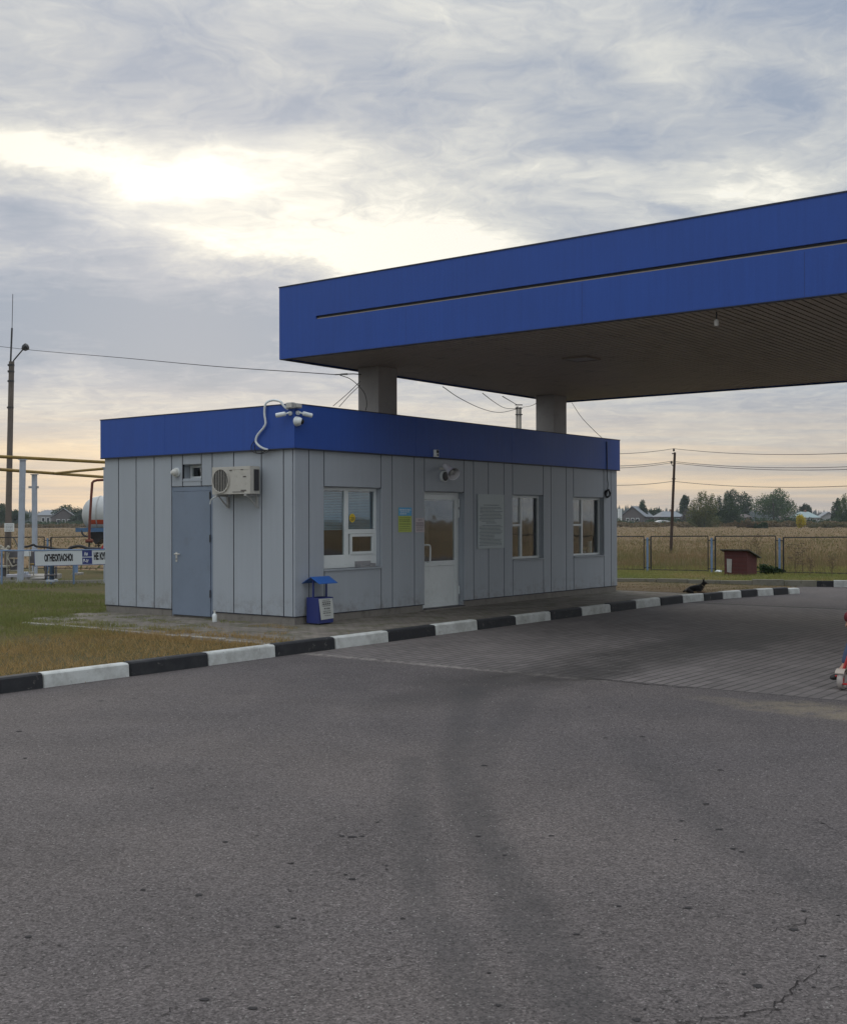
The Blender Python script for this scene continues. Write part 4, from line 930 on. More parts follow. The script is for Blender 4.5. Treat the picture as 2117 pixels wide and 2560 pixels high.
lines(p_, y_ - .0017, [(.03, w - .03, h * .9, .016, (.03, .07)), (.05, w - .06, h * .82, .012, (.03, .06)), (.04, w * .6, h * .74, .012, (.03, .06))], m_white, 'header_print')
lines(p_, y_, [(.03, w - .04, h * k, s, (.02, .05)) for k, s in ((.58, .012), (.50, .016), (.44, .016), (.36, .010), (.30, .010), (.22, .012), (.14, .010), (.08, .008))], M('green_ink', (.12, .17, .04), .6))
p_, w, h, y_ = sheet('paper_notice', 'pale pink paper notice right beside the entrance door frame', 'notice', 1037.8, 1295, 1060.5, 1330.5, M('pink_paper', (.50, .45, .46), .7))
lines(p_, y_, [(w * .3, w * .72, h * .86, .016, (.03, .05)), (.02, w - .02, h * .68, .010, (.02, .06)), (.02, w - .02, h * .60, .010, (.02, .06)), (.02, w - .02, h * .50, .018, (.03, .06)), (.03, w - .03, h * .38, .008, (.02, .05)), (.03, w - .03, h * .30, .008, (.02, .05)), (.03, w - .03, h * .16, .012, (.03, .05))], M('grey_ink', (.14, .12, .13), .7))
p_, w, h, y_ = sheet('notice_board', 'large pale board full of small text right of the entrance door', 'notice board', 1193, 1235, 1259, 1369.5, M('pale_board', (.40, .455, .465), .5, 0, .05, 2), off=.012, th=.012)
rows = []; z = h * .76
while z > h * .05:
    if not (h * .44 < z < h * .49): rows.append((w * random.choice((.05, .05, .08, .14)), w * random.choice((.93, .90, .86, .62)), z, .010, (.02, .11)))
    z -= .0265
rows += [(w * .22, w * .80, h * .80, .014, (.03, .08)), (w * .3, w * .7, h * .47, .014, (.03, .08))]
lines(p_, y_, rows, M('faint_ink', (.15, .17, .18), .7))
# --- coil of cable by the far corner and its wire
cu_, cz_ = FW(1518, 1234, -.04); co = []
for i in range(70):
    a = i * .42; r = .075 + .018 * math.sin(i * .9) + random.uniform(-.01, .01); co.append(Vector((r * math.cos(a) * .85, -.045 + .03 * math.sin(i * .37), r * math.sin(a) * 1.1)))
pw = [FW(1519, 1212, -.03), FW(1517, 1195, -.03), FW(1517, 1178, -.06), FW(1516.5, 1140, -.06), FW(1516, 1104, -.06)]
up = [Vector((q[0] - cu_, -.06 if i > 1 else -.03, q[1] - cz_)) for i, q in enumerate(pw)]
tag(MB().tube(curve_pts(co[::2] + up, 4), .0095, 6).build('cable_coil', m_black, loc=BW(cu_, 0, cz_), rotz=TH), 'coil of black cable hanging from a wire by the far corner window', 'cable coil')

# --- litter bin
bu, bv, bz = loc_(G(785, 1562)); bv = min(bv, -.31)
bn = at_kiosk('litter_bin', 'small dark blue litter bin with a gabled lid at the front corner of the kiosk', 'litter bin', bu, bv, 0)
BWd, BDp, BH = .335, .25, .415
bb = MB(); tps = .006
for (x0, y0, x1, y1) in ((0, 0, BWd, tps), (0, BDp - tps, BWd, BDp), (0, tps, tps, BDp - tps), (BWd - tps, tps, BWd, BDp - tps)): bb.box(x0, y0, .02, x1, y1, BH)
bb.box(tps, tps, .02, BWd - tps, BDp - tps, .03); bb.build('bin_body', m_navy, bn, bevel=.003)
for x in (.018, BWd - .018): MB().box(x - .011, BDp / 2 - .011, .03, x + .011, BDp / 2 + .011, .70).build('post', m_navy, bn)
rf = MB(); zr, ze = .735, .635; yo, xo = .115, .045
rf.ext([(BDp / 2 - BDp / 2 - yo + .06, ze), (BDp / 2, zr), (BDp + yo - .06, ze), (BDp + yo - .06, ze - .008), (BDp / 2, zr - .01), (-yo + .06, ze - .008)], 'x', -xo, BWd + xo)
m_binroof = M('bright_blue_paint', (.02, .10, .36), .45, 0, .15, 8); rf.build('lid', m_binroof, bn)
for x in (.05, BWd - .05):
    MB().box(x - .02, .03, 0, x + .02, BDp - .03, .02).build('foot', m_dark, bn)
ns = MB(); ns.add([(.0, -.004, BH - .015), (BWd - .015, -.004, BH - .02), (BWd + .005, -.006, .085), (.045, -.012, .075), (.0, -.001, BH - .015), (BWd - .015, -.001, BH - .02), (BWd + .005, -.003, .085), (.045, -.009, .075)], [(0, 3, 2, 1), (4, 5, 6, 7), (0, 1, 5, 4), (1, 2, 6, 5), (2, 3, 7, 6), (3, 0, 4, 7)])
nt = ns.build('taped_notice', M('white_paper', (.50, .52, .50), .7, 0, .08, 8), bn)
lines(nt, -.0135, [(.08, .25, .375, .006, (.03, .06)), (.07, .27, .345, .010, (.03, .05)), (.08, .25, .315, .016, (.03, .04)), (.08, .26, .285, .006, (.02, .05)), (.12, .24, .245, .018, (.01, .03)), (.09, .26, .205, .006, (.02, .05)), (.09, .27, .175, .009, (.03, .07)), (.12, .26, .135, .006, (.02, .05))], m_dark)
# --- white bottle at the wall foot
q = G(537, 1555); bo = MB(); bo.tube([(0, 0, 0), (0, 0, .01), (0, 0, .10), (0, 0, .125), (0, 0, .135), (0, 0, .16)], [.034, .038, .037, .028, .014, .014], 14)
bo_ = thing('plastic_bottle', 'white plastic bottle left on the paving by the side door', 'bottle', q); bo.build('bottle', m_white, bo_, smooth=True); MB().tube([(0, 0, .155), (0, 0, .18)], .017, 12).build('cap', m_offw, bo_)
# --- overhead wires
def wire(name, pts, label, r=.006, sag=0.0, mat=m_black, group=None):
    if len(pts) == 2:
        a, b = pts; pts = [a + (b - a) * (i / 24) - Vector((0, 0, sag * 4 * (i / 24) * (1 - i / 24))) for i in range(25)]
    else: pts = curve_pts(pts, 6)
    o = pts[0]; return tag(MB().tube([p - o for p in pts], r, 5).build(name, mat, loc=o), label, 'wire', group)
col1 = BW(c1u, c1v, 0); Yc = D(893, 937, 20.6)
wire('overhead_wire', [D(-160, 845, 42), D(55, 872.5, 37.5), D(300, 894, 31), D(540, 916, 26), D(760, 931, 22.2), D(838, 936.5, 21.1)], 'long overhead wire running from the left edge to the near canopy column', .008)
ins = thing('wire_anchor', 'wire tensioner with turnbuckle beside the near canopy column', 'wire anchor', D(838, 936, 21.1)); oA = D(838, 936, 21.1)
MB().tube([D(838, 936.5, 21.1) - oA, D(852, 936, 20.95) - oA], .012, 6).build('clamp', m_dark, ins); MB().tube([D(852, 935.8, 20.95) - oA, D(868, 935.2, 20.8) - oA], .018, 6).build('turnbuckle', m_grey, ins); MB().tube([D(868, 935.2, 20.8) - oA, D(884, 934.8, 20.65) - oA, D(903, 936, 20.55) - oA], .010, 6).build('hook', m_dark, ins)
wire('drop_wire', [D(850, 938, 21), D(875, 947, 20.9), D(897, 965, 20.6), D(912, 985, 20.4), D(917, 1010, 20.3), D(914, 1026, 20.2)], 'wire curving down the lit face of the near canopy column', .007)
wire('drop_wire', [D(833, 1015, 21.0), D(868, 985, 20.8), D(901, 953, 20.6)], 'upper wire between kiosk roof and the near canopy column', .006)
wire('drop_wire', [D(848, 1017, 21.0), D(872, 990, 20.8), D(901, 962, 20.6)], 'lower wire between kiosk roof and the near canopy column', .006)
hd = .5
wire('slack_wire', [D(1107, 967, 26.5), D(1150, 996, 30), D(1205, 1022, 35), D(1250, 1031, 40), D(1294, 1022, 44.9)], 'slack wire with the deepest sag from canopy edge to the concrete pole top', .010)
wire('slack_wire', [D(1206, 983, 28), D(1235, 1005, 34), D(1262, 1020, 40), D(1294, 1022, 44.9)], 'shorter slack wire from canopy edge to the concrete pole top', .010)
wire('taut_wire', [D(1256, 991, 27.5), D(1290, 1011, 44.9)], 'taut wire from the canopy edge to the concrete pole top', .012)
wire('slack_wire', [D(1345, 1006, 26), D(1325, 1015, 36), D(1306, 1018, 44.9)], 'wire from the far canopy column to the concrete pole top', .009)
wire('corner_wire', [BW(*SP(1429, 1006)[:2], HS - .01), D(1452, 1042, 25.9), D(1480, 1072, 25.9), D(1512, 1102, 25.8)], 'wire from the canopy edge down to the far end of the kiosk roof', .006)
cm = thing('canopy_camera', 'small white tipped device hanging from the near edge of the canopy ceiling', 'camera', BW(*SP(1790, 779)[:2], HS), TH)
MB().tube([(0, 0, -.002), (0, 0, -.10)], .010, 8).build('stem', m_dark, cm); MB().tube([(0, 0, -.10), (0, 0, -.12), (0, 0, -.19)], [.02, .035, .03], 12).build('head', m_offw, cm, smooth=True)

# ================================================================== YARD ON THE LEFT
def DB(x0, y0, x1, y1, Y, th=.1):
    a = D(x0, y0, Y); b = D(x1, y1, Y); return (a.x, Y, b.z, b.x, Y + th, a.z)
def pxthing(name, label, cat, x, y, Y, group=None): 
    o = D(x, y, Y); return thing(name, label, cat, o, 0, group), o
# --- tall concrete pole with lamp and lightning rod
Yp = 42; base = D(20, 1300, Yp); base.z = 0; cp_ = thing('concrete_lamp_post', 'tall concrete pole with lamp arm and lightning rod at the left edge', 'lamp post', base)
a0 = D(30, 904, Yp) - base; a1 = D(19.5, 1390, Yp) - base; a1.z = -.1
MB().tube([a1, a1 * .5 + a0 * .5, a0], [.125, .108, .10], 8).build('pole', M('weathered_concrete_pole', (.13, .11, .095), .9, 0, .3, 2, .5, dirt=((.10, .08, .06), .8)), cp_)
rb = MB(); rb.tube([D(27.5, 906, Yp) - base, D(31, 820, Yp) - base], .032, 6); rb.tube([D(31, 822, Yp) - base, D(33, 735, Yp) - base], .012, 5); rb.build('lightning_rod', m_dark, cp_)
MB().tube([D(33, 906, Yp) - base, D(36, 900, Yp) - base, D(58, 874, Yp) - base], .025, 6).build('lamp_arm', m_dark, cp_)
lh = MB(); A, B = D(56, 873, Yp) - base, D(72, 864, Yp) - base; lh.tube([A, A * .7 + B * .3, A * .2 + B * .8, B], [.04, .12, .14, .05], 8); lh.build('lamp_head', m_dark, cp_)
for yy in (913, 929, 953, 1019):
    q = D(29 - (yy - 904) * .02, yy, Yp) - base; MB().tube([q + Vector((0, 0, -.03)), q + Vector((0, 0, .03))], .118, 10).build('clamp_band', m_dark, cp_)
for yy in (912, 927): q = D(20, yy, Yp) - base; MB().tube([q, q + Vector((.12, 0, 0))], .02, 6).build('insulator', m_dark, cp_)
bx = DB(12, 1308, 36, 1329, Yp - .25, .02); mb = MB().box(bx[0] - base.x, bx[1] - base.y, bx[2], bx[3] - base.x, bx[4] - base.y, bx[5]); sgn = mb.build('plaque', m_white, cp_)
lines(sgn, bx[1] - base.y, [(bx[0] - base.x + .04, bx[3] - base.x - .04, bx[5] - .06 - .05 * k, .015, (.05, .12)) for k in range(5)], M('grey_ink', (.1, .1, .1)), dep=.004)
wire('pole_cable', [D(29, 1342, Yp - .2), D(36, 1346, Yp - .4), D(42, 1358, Yp - .6), D(46, 1368, Yp - .8), D(47, 1378, Yp - 1)], 'black cable bowing out from the foot of the tall concrete pole', .02)
# --- pipe supports
posts = []
for (xt, yt, xb, wpx, Y, lab) in ((58, 1150, 51.5, 12, 30.6, 'tallest pale blue pipe support post standing left of the banner'), (87, 1187, 88, 10.5, 33.4, 'shorter pale pipe support post with small side clamps'), (267, 1170, 267, 12, 30.2, 'pale pipe support post half hidden behind the kiosk corner')):
    b = D(xb, 1400, Y); b.z = -.05; r_ = thing('pipe_support', lab, 'post', b, 0, 'pale posts carrying the yellow pipes'); w = wpx / FPX * Y / 2; tp_ = D(xt, yt, Y) - b
    vs = [Vector((-w, -w, 0)), Vector((w, -w, 0)), Vector((w, w, 0)), Vector((-w, w, 0))]; vs = vs + [q + tp_ for q in vs]
    MB().add(vs, [(3, 2, 1, 0), (4, 5, 6, 7), (0, 1, 5, 4), (1, 2, 6, 5), (2, 3, 7, 6), (3, 0, 4, 7)]).build('post', m_lblue, r_)
    q = tp_; MB().box(q.x - w * 1.5, q.y - w * 1.5, q.z, q.x + w * 1.5, q.y + w * 1.5, q.z + .02).build('cap_plate', m_lblue, r_)
    MB().box(-w * 1.9, -w * 1.9, .0, w * 1.9, w * 1.9, .07).build('base_plate', m_conc, r_)
    if Y > 33:
        for xx in (77, 93): c = D(xx, 1218, Y) - b; MB().box(c.x - .045, c.y - .04, c.z - .03, c.x + .045, c.y + .04, c.z + .03).build('clamp', m_grey, r_)
def pipe(pts, r, mat, label, cat='pipe', name='pipe'):
    o = pts[0]; return tag(MB().tube([p - o for p in pts], r, 10).build(name, mat, loc=o, smooth=True), label, cat)
pipe([D(-260, 1130, 26.4), D(0, 1141.5, 30.4), D(58, 1144.5, 30.6 + .2), D(262, 1155.5, 33)], .045, m_yel, 'upper yellow brown pipe running from the left edge to the kiosk')
pipe([D(-200, 1165, 27.5), D(0, 1173.5, 31), D(87, 1180, 33.4), D(280, 1194, 37)], .045, m_yel, 'lower yellow brown pipe resting on the shorter post')
pipe([D(137, 1183.5, 34.2), D(200, 1177, 32.4), D(280, 1170, 30.6)], .036, m_yel, 'yellow brown pipe branching upwards from the lower pipe')
Yr = 33.0
pipe([D(282, 1199, Yr), D(244, 1200.5, Yr), D(236, 1202.5, Yr), D(231.5, 1207, Yr), D(229, 1240, Yr), D(226, 1290, Yr), D(224, 1335, Yr), D(224, 1356, Yr)], [.036] * 7 + [.036], m_rust, 'red brown pipe bending down in front of the gas tank')
# --- gas tank on a blue cradle
Yt = 37.0; tb = D(300, 1300, Yt); tb.z = 0; tk = thing('gas_tank', 'white horizontal gas tank with a red stripe on a blue cradle behind the kiosk', 'tank', tb)
r = 46 / FPX * Yt; zc_ = D(250, 1286, Yt).z; xl = D(208, 1300, Yt).x - tb.x
prof = [(xl, .01), (xl + .02, r * .30), (xl + .07, r * .52), (xl + .15, r * .72), (xl + .26, r * .87), (xl + .40, r * .96), (xl + .55, r), (4.2, r), (4.4, r * .75), (4.5, .02)]
m_tank, t, b = new_mat('white_tank_with_stripe'); p = objco(t); x, y, z = sep(p); zr_ = z - zc_
stp = (zr_ + .24).abs(); stp = 1 - stp.step(.065, .075); n = noise(t, p, 3, 5, .6)
c = mix(t, (zr_).step(-.32, -.2) * .0 + n.step(.4, .7) * .4, (.46, .48, .48), (.34, .36, .36)); c = mix(t, stp * x.step(xl + .30, xl + .34), c, (.42, .075, .035)); setin(t, b, 'Base Color', c); b.inputs['Roughness'].default_value = .5
MB().tube([(a, 0, zc_) for a, q in prof], [q for a, q in prof], 36, caps=True).build('shell', m_tank, tk, smooth=True)
MB().tube([(xl + .56, 0, zc_), (xl + .59, 0, zc_)], r + .01, 36).build('end_seam', m_grey, tk)
zt1, zt0 = D(0, 1320, Yt).z, D(0, 1330, Yt).z
cr = MB(); cr.box(xl - .05, -.62, zt0, 4.3, -.50, zt1); cr.box(xl - .05, .50, zt0, 4.3, .62, zt1); cr.box(xl + .0, -.5, zt0 + .02, xl + .12, .5, zt1 - .02); cr.build('cradle', M('cradle_blue', (.06, .13, .24), .5, 0, .2, 4), tk)
dkb = MB(); A = [D(228, 1330, Yt) - tb, D(300, 1330, Yt) - tb, D(300, 1342, Yt) - tb, D(262, 1348, Yt) - tb, D(248, 1361, Yt) - tb, D(238, 1349, Yt) - tb]
dkb.ext([(q.x, q.z) for q in A], 'y', -.35, .35); dkb.build('sump', m_dark, tk)
MB().tube([D(248, 1360, Yt) - tb, D(247, 1378, Yt) - tb], .02, 6).build('drain_pipe', m_dark, tk)
va_ = MB(); va_.tube([D(238, 1365, Yt) - tb, D(252, 1364, Yt) - tb], .02, 6); va_.build('drain_valve', m_dark, tk)
MB().tube(curve_pts([D(205, 1326, Yt - .6) - tb, D(208, 1336, Yt - .6) - tb, D(219, 1341, Yt - .6) - tb, D(228, 1340, Yt - .6) - tb], 5), .03, 6).build('bumper_pipe', m_dark, tk)
for x in (xl + .9, 3.6): MB().box(x, -.55, 0, x + .15, .55, zt0 - .002).build('leg', m_conc, tk)
vb_ = pxthing('shutoff_valve', 'brown valve with hand wheel at the foot of the red brown pipe', 'valve', 224, 1352, Yr)
MB().tube([Vector((-.10, 0, 0)), Vector((.10, 0, 0))], .05, 10).build('valve_body', m_rust, vb_[0]); MB().tube([Vector((0, 0, 0)), Vector((0, 0, -.28))], .025, 8).build('stem', m_dark, vb_[0]); MB().tube([Vector((0, 0, -.05)), Vector((0, 0, -.07))], .085, 14).build('hand_wheel', m_dark, vb_[0])
tri = thing('warning_sign', 'small red triangular sign above the right end of the banner', 'sign', D(258, 1375, 31)); h_ = .17
MB().ext([(-.10, -.03), (.10, -.03), (0, .14)], 'y', 0, .01).build('plate', M('sign_red', (.40, .03, .03), .5), tri)
# --- banner barrier
Yb = 30.0; bb_ = D(88, 1400, Yb); bb_.z = -.02; br = thing('banner_barrier', 'blue pipe barrier carrying the white fire warning banner', 'barrier', bb_)
def rel(x, y, Y=Yb): return D(x, y, Y) - bb_
k1 = lambda x: (x - 88) * .014                       # slightly nearer to the right
rl = MB(); rl.tube([rel(-200, 1377.5, Yb + 1.0), rel(88, 1376, Yb), rel(290, 1373.6, Yb - .9)], .018, 8); rl.build('top_rail', m_pblue, br, smooth=True)
for x in (5, 118, 128, 185): MB().tube([rel(x, 1376, Yb + .03), Vector((rel(x, 1376, Yb + .03).x, rel(x, 1376, Yb + .03).y, 0))], .024, 8).build('leg', m_pblue, br)
def BP(s, q):   # banner plane: s 0..1 along, q 0..1 downward
    L0, L1 = rel(88.5, 1378), rel(88.5, 1414.5); R0, R1 = rel(290, 1374.5, Yb - .9), rel(290, 1409.5, Yb - .9); a = L0 + (R0 - L0) * s; b = L1 + (R1 - L1) * s; return a + (b - a) * q
bd0, bdir = BP(0, 1), (BP(1, 1) - BP(0, 1)); ang = math.atan2(bdir.y, bdir.x); bl_ = math.hypot(bdir.x, bdir.y); bh = (BP(0, 0) - BP(0, 1)).z; shear = bdir.z
bo2 = bpy.data.objects.new('banner', None)
bn_m = MB().box(0, -.006, 0, bl_, 0, bh); bnr = bn_m.build('banner', M('banner_white', (.52, .56, .58), .6, 0, .04, 2), br, loc=bd0, rotz=ang); bnr.rotation_euler = (0, -math.atan2(shear, bl_), ang)
ed_ = MB(); ed_.box(-.012, -.012, -.014, bl_, -.002, -.001); ed_.box(-.012, -.012, bh + .001, bl_, -.002, bh + .014); ed_.box(-.012, -.012, -.001, -.001, -.002, bh + .001); ed_.build('edging', m_navy, bnr)
pxm = bl_ / (290 - 88.5)
sx0 = (209 - 88.5) * pxm; sx1 = (233.2 - 88.5) * pxm
MB().box(sx0, -.0085, .012, sx1, -.0065, bh * .47).build('blue_square', m_navy, bnr); MB().box(sx0, -.0085, bh * .53, sx1, -.0065, bh - .005).build('blue_square', m_navy, bnr)
R90 = (rad(90), 0, 0); sz_ = bh * .60
text_mesh('lettering', 'ОГНЕОПАСНО!', sz_, m_black, bnr, ((113.5 - 88.5) * pxm, -.008, bh * .30), R90, .535, .014)
text_mesh('lettering', 'НЕ КУРИТЬ', sz_, m_black, bnr, ((237.5 - 88.5) * pxm, -.008, bh * .33), R90, .49, .014)
text_mesh('lettering', 'Ан', bh * .30, m_white, bnr, (sx0 + .06, -.0095, bh * .62), R90, .8, .004); text_mesh('lettering', 'В-1г', bh * .30, m_white, bnr, (sx0 + .03, -.0095, bh * .15), R90, .75, .004)
# --- pump station clutter behind the barrier
Yq = 31.5
def clut(name, label, cat, parts, Y=Yq):
    x, y = parts[0][1][0], parts[0][1][3]; o = D(x, y, Y); o.z = -.02; r_ = thing(name, label, cat, o)
    for nm, (x0, y0, x1, y1), m, th, dy_ in parts:
        b = DB(x0, y0, x1, y1, Y + dy_, th); MB().box(b[0] - o.x, b[1] - o.y, b[2] - o.z, b[3] - o.x, b[4] - o.y, b[5] - o.z).build(nm, m, r_, bevel=.012)
    return r_, o
m_oldst = M('old_grey_steel', (.11, .105, .11), .7, 0, .4, 6, dirt=((.07, .045, .03), .8)); m_cream = M('stained_cream', (.36, .34, .28), .8, 0, .3, 8, dirt=((.16, .13, .09), .8))
pmp, po = clut('pump_unit', 'dark pump unit with pale frame among the pipework at the left edge', 'pump', [('motor', (21, 1378, 43, 1394), m_oldst, .4, 0), ('frame_bar', (17, 1394.5, 36, 1396.5), m_cream, .05, -.05), ('frame_leg', (16.5, 1380, 19, 1436), m_cream, .05, -.06), ('housing', (26, 1398, 40, 1409), m_oldst, .3, .02),
     ('frame_beam', (-6, 1414, 24, 1419), m_cream, .2, 0), ('frame_beam', (18, 1425, 43, 1428.5), m_cream, .2, .05), ('base_slab', (-10, 1441, 110, 1458), m_conc, 1.6, .1), ('pedestal', (26, 1409.5, 40, 1425), m_oldst, .2, .1), ('pedestal', (2, 1419.5, 14, 1441), m_oldst, .3, .1)])
for a, b, rr in (((20, 1396), (29, 1411), .018), ((24, 1382), (20, 1396), .014), ((36, 1396), (36, 1408), .02), ((43, 1412), (30, 1417), .02), ((28, 1412), (34, 1416), .025), ((2, 1372), (22, 1376), .03)):
    MB().tube([D(*a, Yq - .1) - po, D(*b, Yq - .1) - po], rr, 6).build('strut', m_cream, pmp)
for x, y in ((8, 1370), (17, 1373), (22, 1368), (3, 1366)): MB().sphere(D(x, y, Yq + .3) - po, .05, 8, 6).build('pipe_flange', m_cream, pmp)
clut('meter_cabinet', 'white box on a thin stand right of the tallest support post', 'cabinet', [('cabinet_body', (57, 1377.5, 72.5, 1391), m_white, .2, 0), ('stand', (72.8, 1379, 74.2, 1434), m_cream, .04, .05), ('stand_foot', (70, 1430, 78, 1434), m_cream, .3, .05)], 31.2)
clut('pale_plank', 'pale plank lying across blocks at the foot of the tallest support post', 'plank', [('plank', (16, 1436, 72.5, 1443.6), M('pale_lilac_board', (.42, .42, .46), .7), .18, 0), ('block', (55, 1430, 67, 1435.9), m_lblue, .2, .0), ('block', (20, 1443.8, 28, 1454), m_conc, .2, 0), ('block', (62, 1443.8, 70, 1454), m_conc, .2, 0)], 30.9)
clut('dark_cabinet', 'dark brown equipment cabinet left of the banner', 'cabinet', [('cabinet_body', (74, 1379, 90, 1414), m_oldst, .35, .3), ('leg', (75, 1414.2, 77, 1442), m_cream, .05, .3), ('leg', (83, 1414.2, 85, 1442), m_cream, .05, .3), ('shelf', (72, 1409, 84, 1412), m_yel, .3, -.02)], 31.6)
clut('valve_stand', 'dark teal valve stand under the banner', 'valve stand', [('column', (124, 1414, 131, 1455), M('teal_paint', (.03, .06, .10), .6, 0, .3, 6), .2, 0), ('column', (112, 1416, 116, 1448), m_oldst, .1, .1), ('column', (138, 1416, 141, 1446), m_oldst, .1, .1), ('cross_pipe', (111, 1436, 142, 1440), m_oldst, .08, -.05), ('foot', (114, 1450, 134, 1456), m_lblue, .4, -.1)], 29.6)
clut('concrete_slab', 'low concrete slab lying in the grass left of the valve stand', 'slab', [('slab', (77, 1445, 109, 1449), m_conc, .5, 0), ('slab_edge', (80, 1449.2, 106, 1452), m_plinth, .45, .03)], 30.6)
clut('tank_support', 'blue steel support under the right end of the banner', 'support', [('leg', (184, 1412, 193, 1432), m_pblue, .12, 0), ('footing', (180, 1432.2, 200, 1438), m_conc, .4, -.1)], 32)
for i, (pts, rr, lab) in enumerate(((((60, 1367), (72, 1366), (84, 1362), (92, 1366), (104, 1367), (118, 1368), (140, 1372), (172, 1374)), .03, 'black hose lying along the top of the barrier left of the arch'),
                                  (((172, 1373), (182, 1368), (196, 1365.5), (208, 1367), (220, 1371), (240, 1372), (262, 1372)), .04, 'black hose arched over the middle of the banner'))):
    pp = curve_pts([D(x, y, 31.3) for x, y in pts], 5); o = pp[0]; tag(MB().tube([p - o for p in pp], rr, 8).build('hose', m_black, loc=o, smooth=True), lab, 'hose')
# low concrete edge along the yard
ye = MB(); A = [D(-60, 1461, 30.2), D(40, 1458, 30.6), D(150, 1455.5, 30.3), D(290, 1450, 30.6)]
for a, b in zip(A, A[1:]): n_ = Vector((0, .12, 0)); vs = [a, b, b + n_, a + n_]; ye.add([Vector((q.x, q.y, -.1)) for q in vs] + [Vector((q.x, q.y, .06)) for q in vs], [(3, 2, 1, 0), (4, 5, 6, 7), (0, 1, 5, 4), (1, 2, 6, 5), (2, 3, 7, 6), (3, 0, 4, 7)])
yo_ = struct(ye.build('yard_edge', m_conc))

# ================================================================== FENCES
def fence(name, label, p0, step, n, ztop, mat_f, post_r=.028, skip_first=False, base_z=0.0):
    r_ = thing(name, label, 'fence', p0); st = Vector(step); L = st.length; d = st / L
    for i in range(n):
        a = st * i + d * .11; b = st * (i + 1) - d * .11; j = random.uniform(-.015, .02)
        mb = MB(); zb_ = base_z + .06; w = .016
        for p, q, rr in ((a, b, .018),):
            mb.tube([p + Vector((0, 0, ztop + j)), q + Vector((0, 0, ztop + j + .02))], .019, 6); mb.tube([p + Vector((0, 0, zb_)), q + Vector((0, 0, zb_))], .014, 6)
        mb.tube([a + Vector((0, 0, zb_ - .1)), a + Vector((0, 0, ztop + j))], .024, 6); mb.tube([b + Vector((0, 0, zb_ - .1)), b + Vector((0, 0, ztop + j + .02))], .016, 6)
        mb.build('panel', mat_f, r_)
    for i in range(n + 1):
        c = st * i; mb = MB().tube([c + Vector((0, 0, -.2)), c + Vector((0, 0, ztop - .03))], post_r * 1.15, 8); mb.build('post', m_pblue, r_)
        mb = MB(); 
        for z in (ztop - .10, base_z + .12): mb.tube([c - d * .115 + Vector((0, 0, z)), c + d * .115 + Vector((0, 0, z))], .015, 6)
        mb.build('coupler', mat_f, r_)
    return r_
p0 = Vector((6.89, 36.0, 0)); stp_ = (1.73, -1.0, 0)
fence('mesh_fence', 'low dark framed fence with blue posts crossing the right side', p0 - Vector(stp_) * 2, stp_, 9, 1.075, m_black)
fence('mesh_fence', 'low dark framed fence in the distance behind the left yard', Vector((-22.3, 38.4, 0)), (2.0, -.03, 0), 11, 1.075, m_black)

# ================================================================== FAR SIDE OF THE FORECOURT
# --- doghouse
Yd = 33.3
q = G(1817, 1440); q1 = D(1885, 1438, Yd - .15); dh = thing('doghouse', 'small dark red board kennel with a sloping roof in front of the fence', 'kennel', (q.x, Yd, 0), rad(-40))
wd, dp, h1, h2 = .69, .64, .70, .50
MB().box(0, 0, -.02, wd, dp, h2).build('wall', m_redw, dh, bevel=.006)
wl2 = MB().ext([(0, h2), (dp, h2), (dp, h2 + .02), (0, h1)], 'x', 0, wd); wl2.build('gable', m_redw, dh)
mb = MB()
for k in range(1, 6): mb.box(.0, -.004, k * h1 / 6.2 - .002, wd, -.001, k * h1 / 6.2 + .002)
mb.ext([(-.10, h1 + .03), (dp + .10, h2 - .01), (dp + .10, h2 + .015), (-.10, h1 + .055)], 'x', -.09, wd + .10); mb.build('roof', M('roof_board', (.10, .095, .085), .85, 0, .3, 6), dh)
pn = MB(); pn.add([(.09, -.012, .10), (.22, -.012, .08), (.24, -.012, .47), (.08, -.012, .48)], [(0, 1, 2, 3)]); pn.box(.09, -.010, .10, .22, -.002, .46); pn.build('patch_panel', M('pale_panel', (.36, .35, .33), .8, 0, .2, 8), dh)
MB().box(-.02, -.03, -.02, wd + .02, .0 - .006, .03).build('sill_board', m_wood, dh)
rag = thing('crumpled_bag', 'small crumpled white bag in the grass left of the kennel', 'bag', G(1795, 1433)); mb = MB(); mb.sphere((0, 0, .04), .09, 9, 6, (1.2, .7, .55)); mb.v = [tuple(Vector(v) + Vector((random.gauss(0, .012), random.gauss(0, .012), random.gauss(0, .01)))) for v in mb.v]; mb.build('bag', m_white, rag)

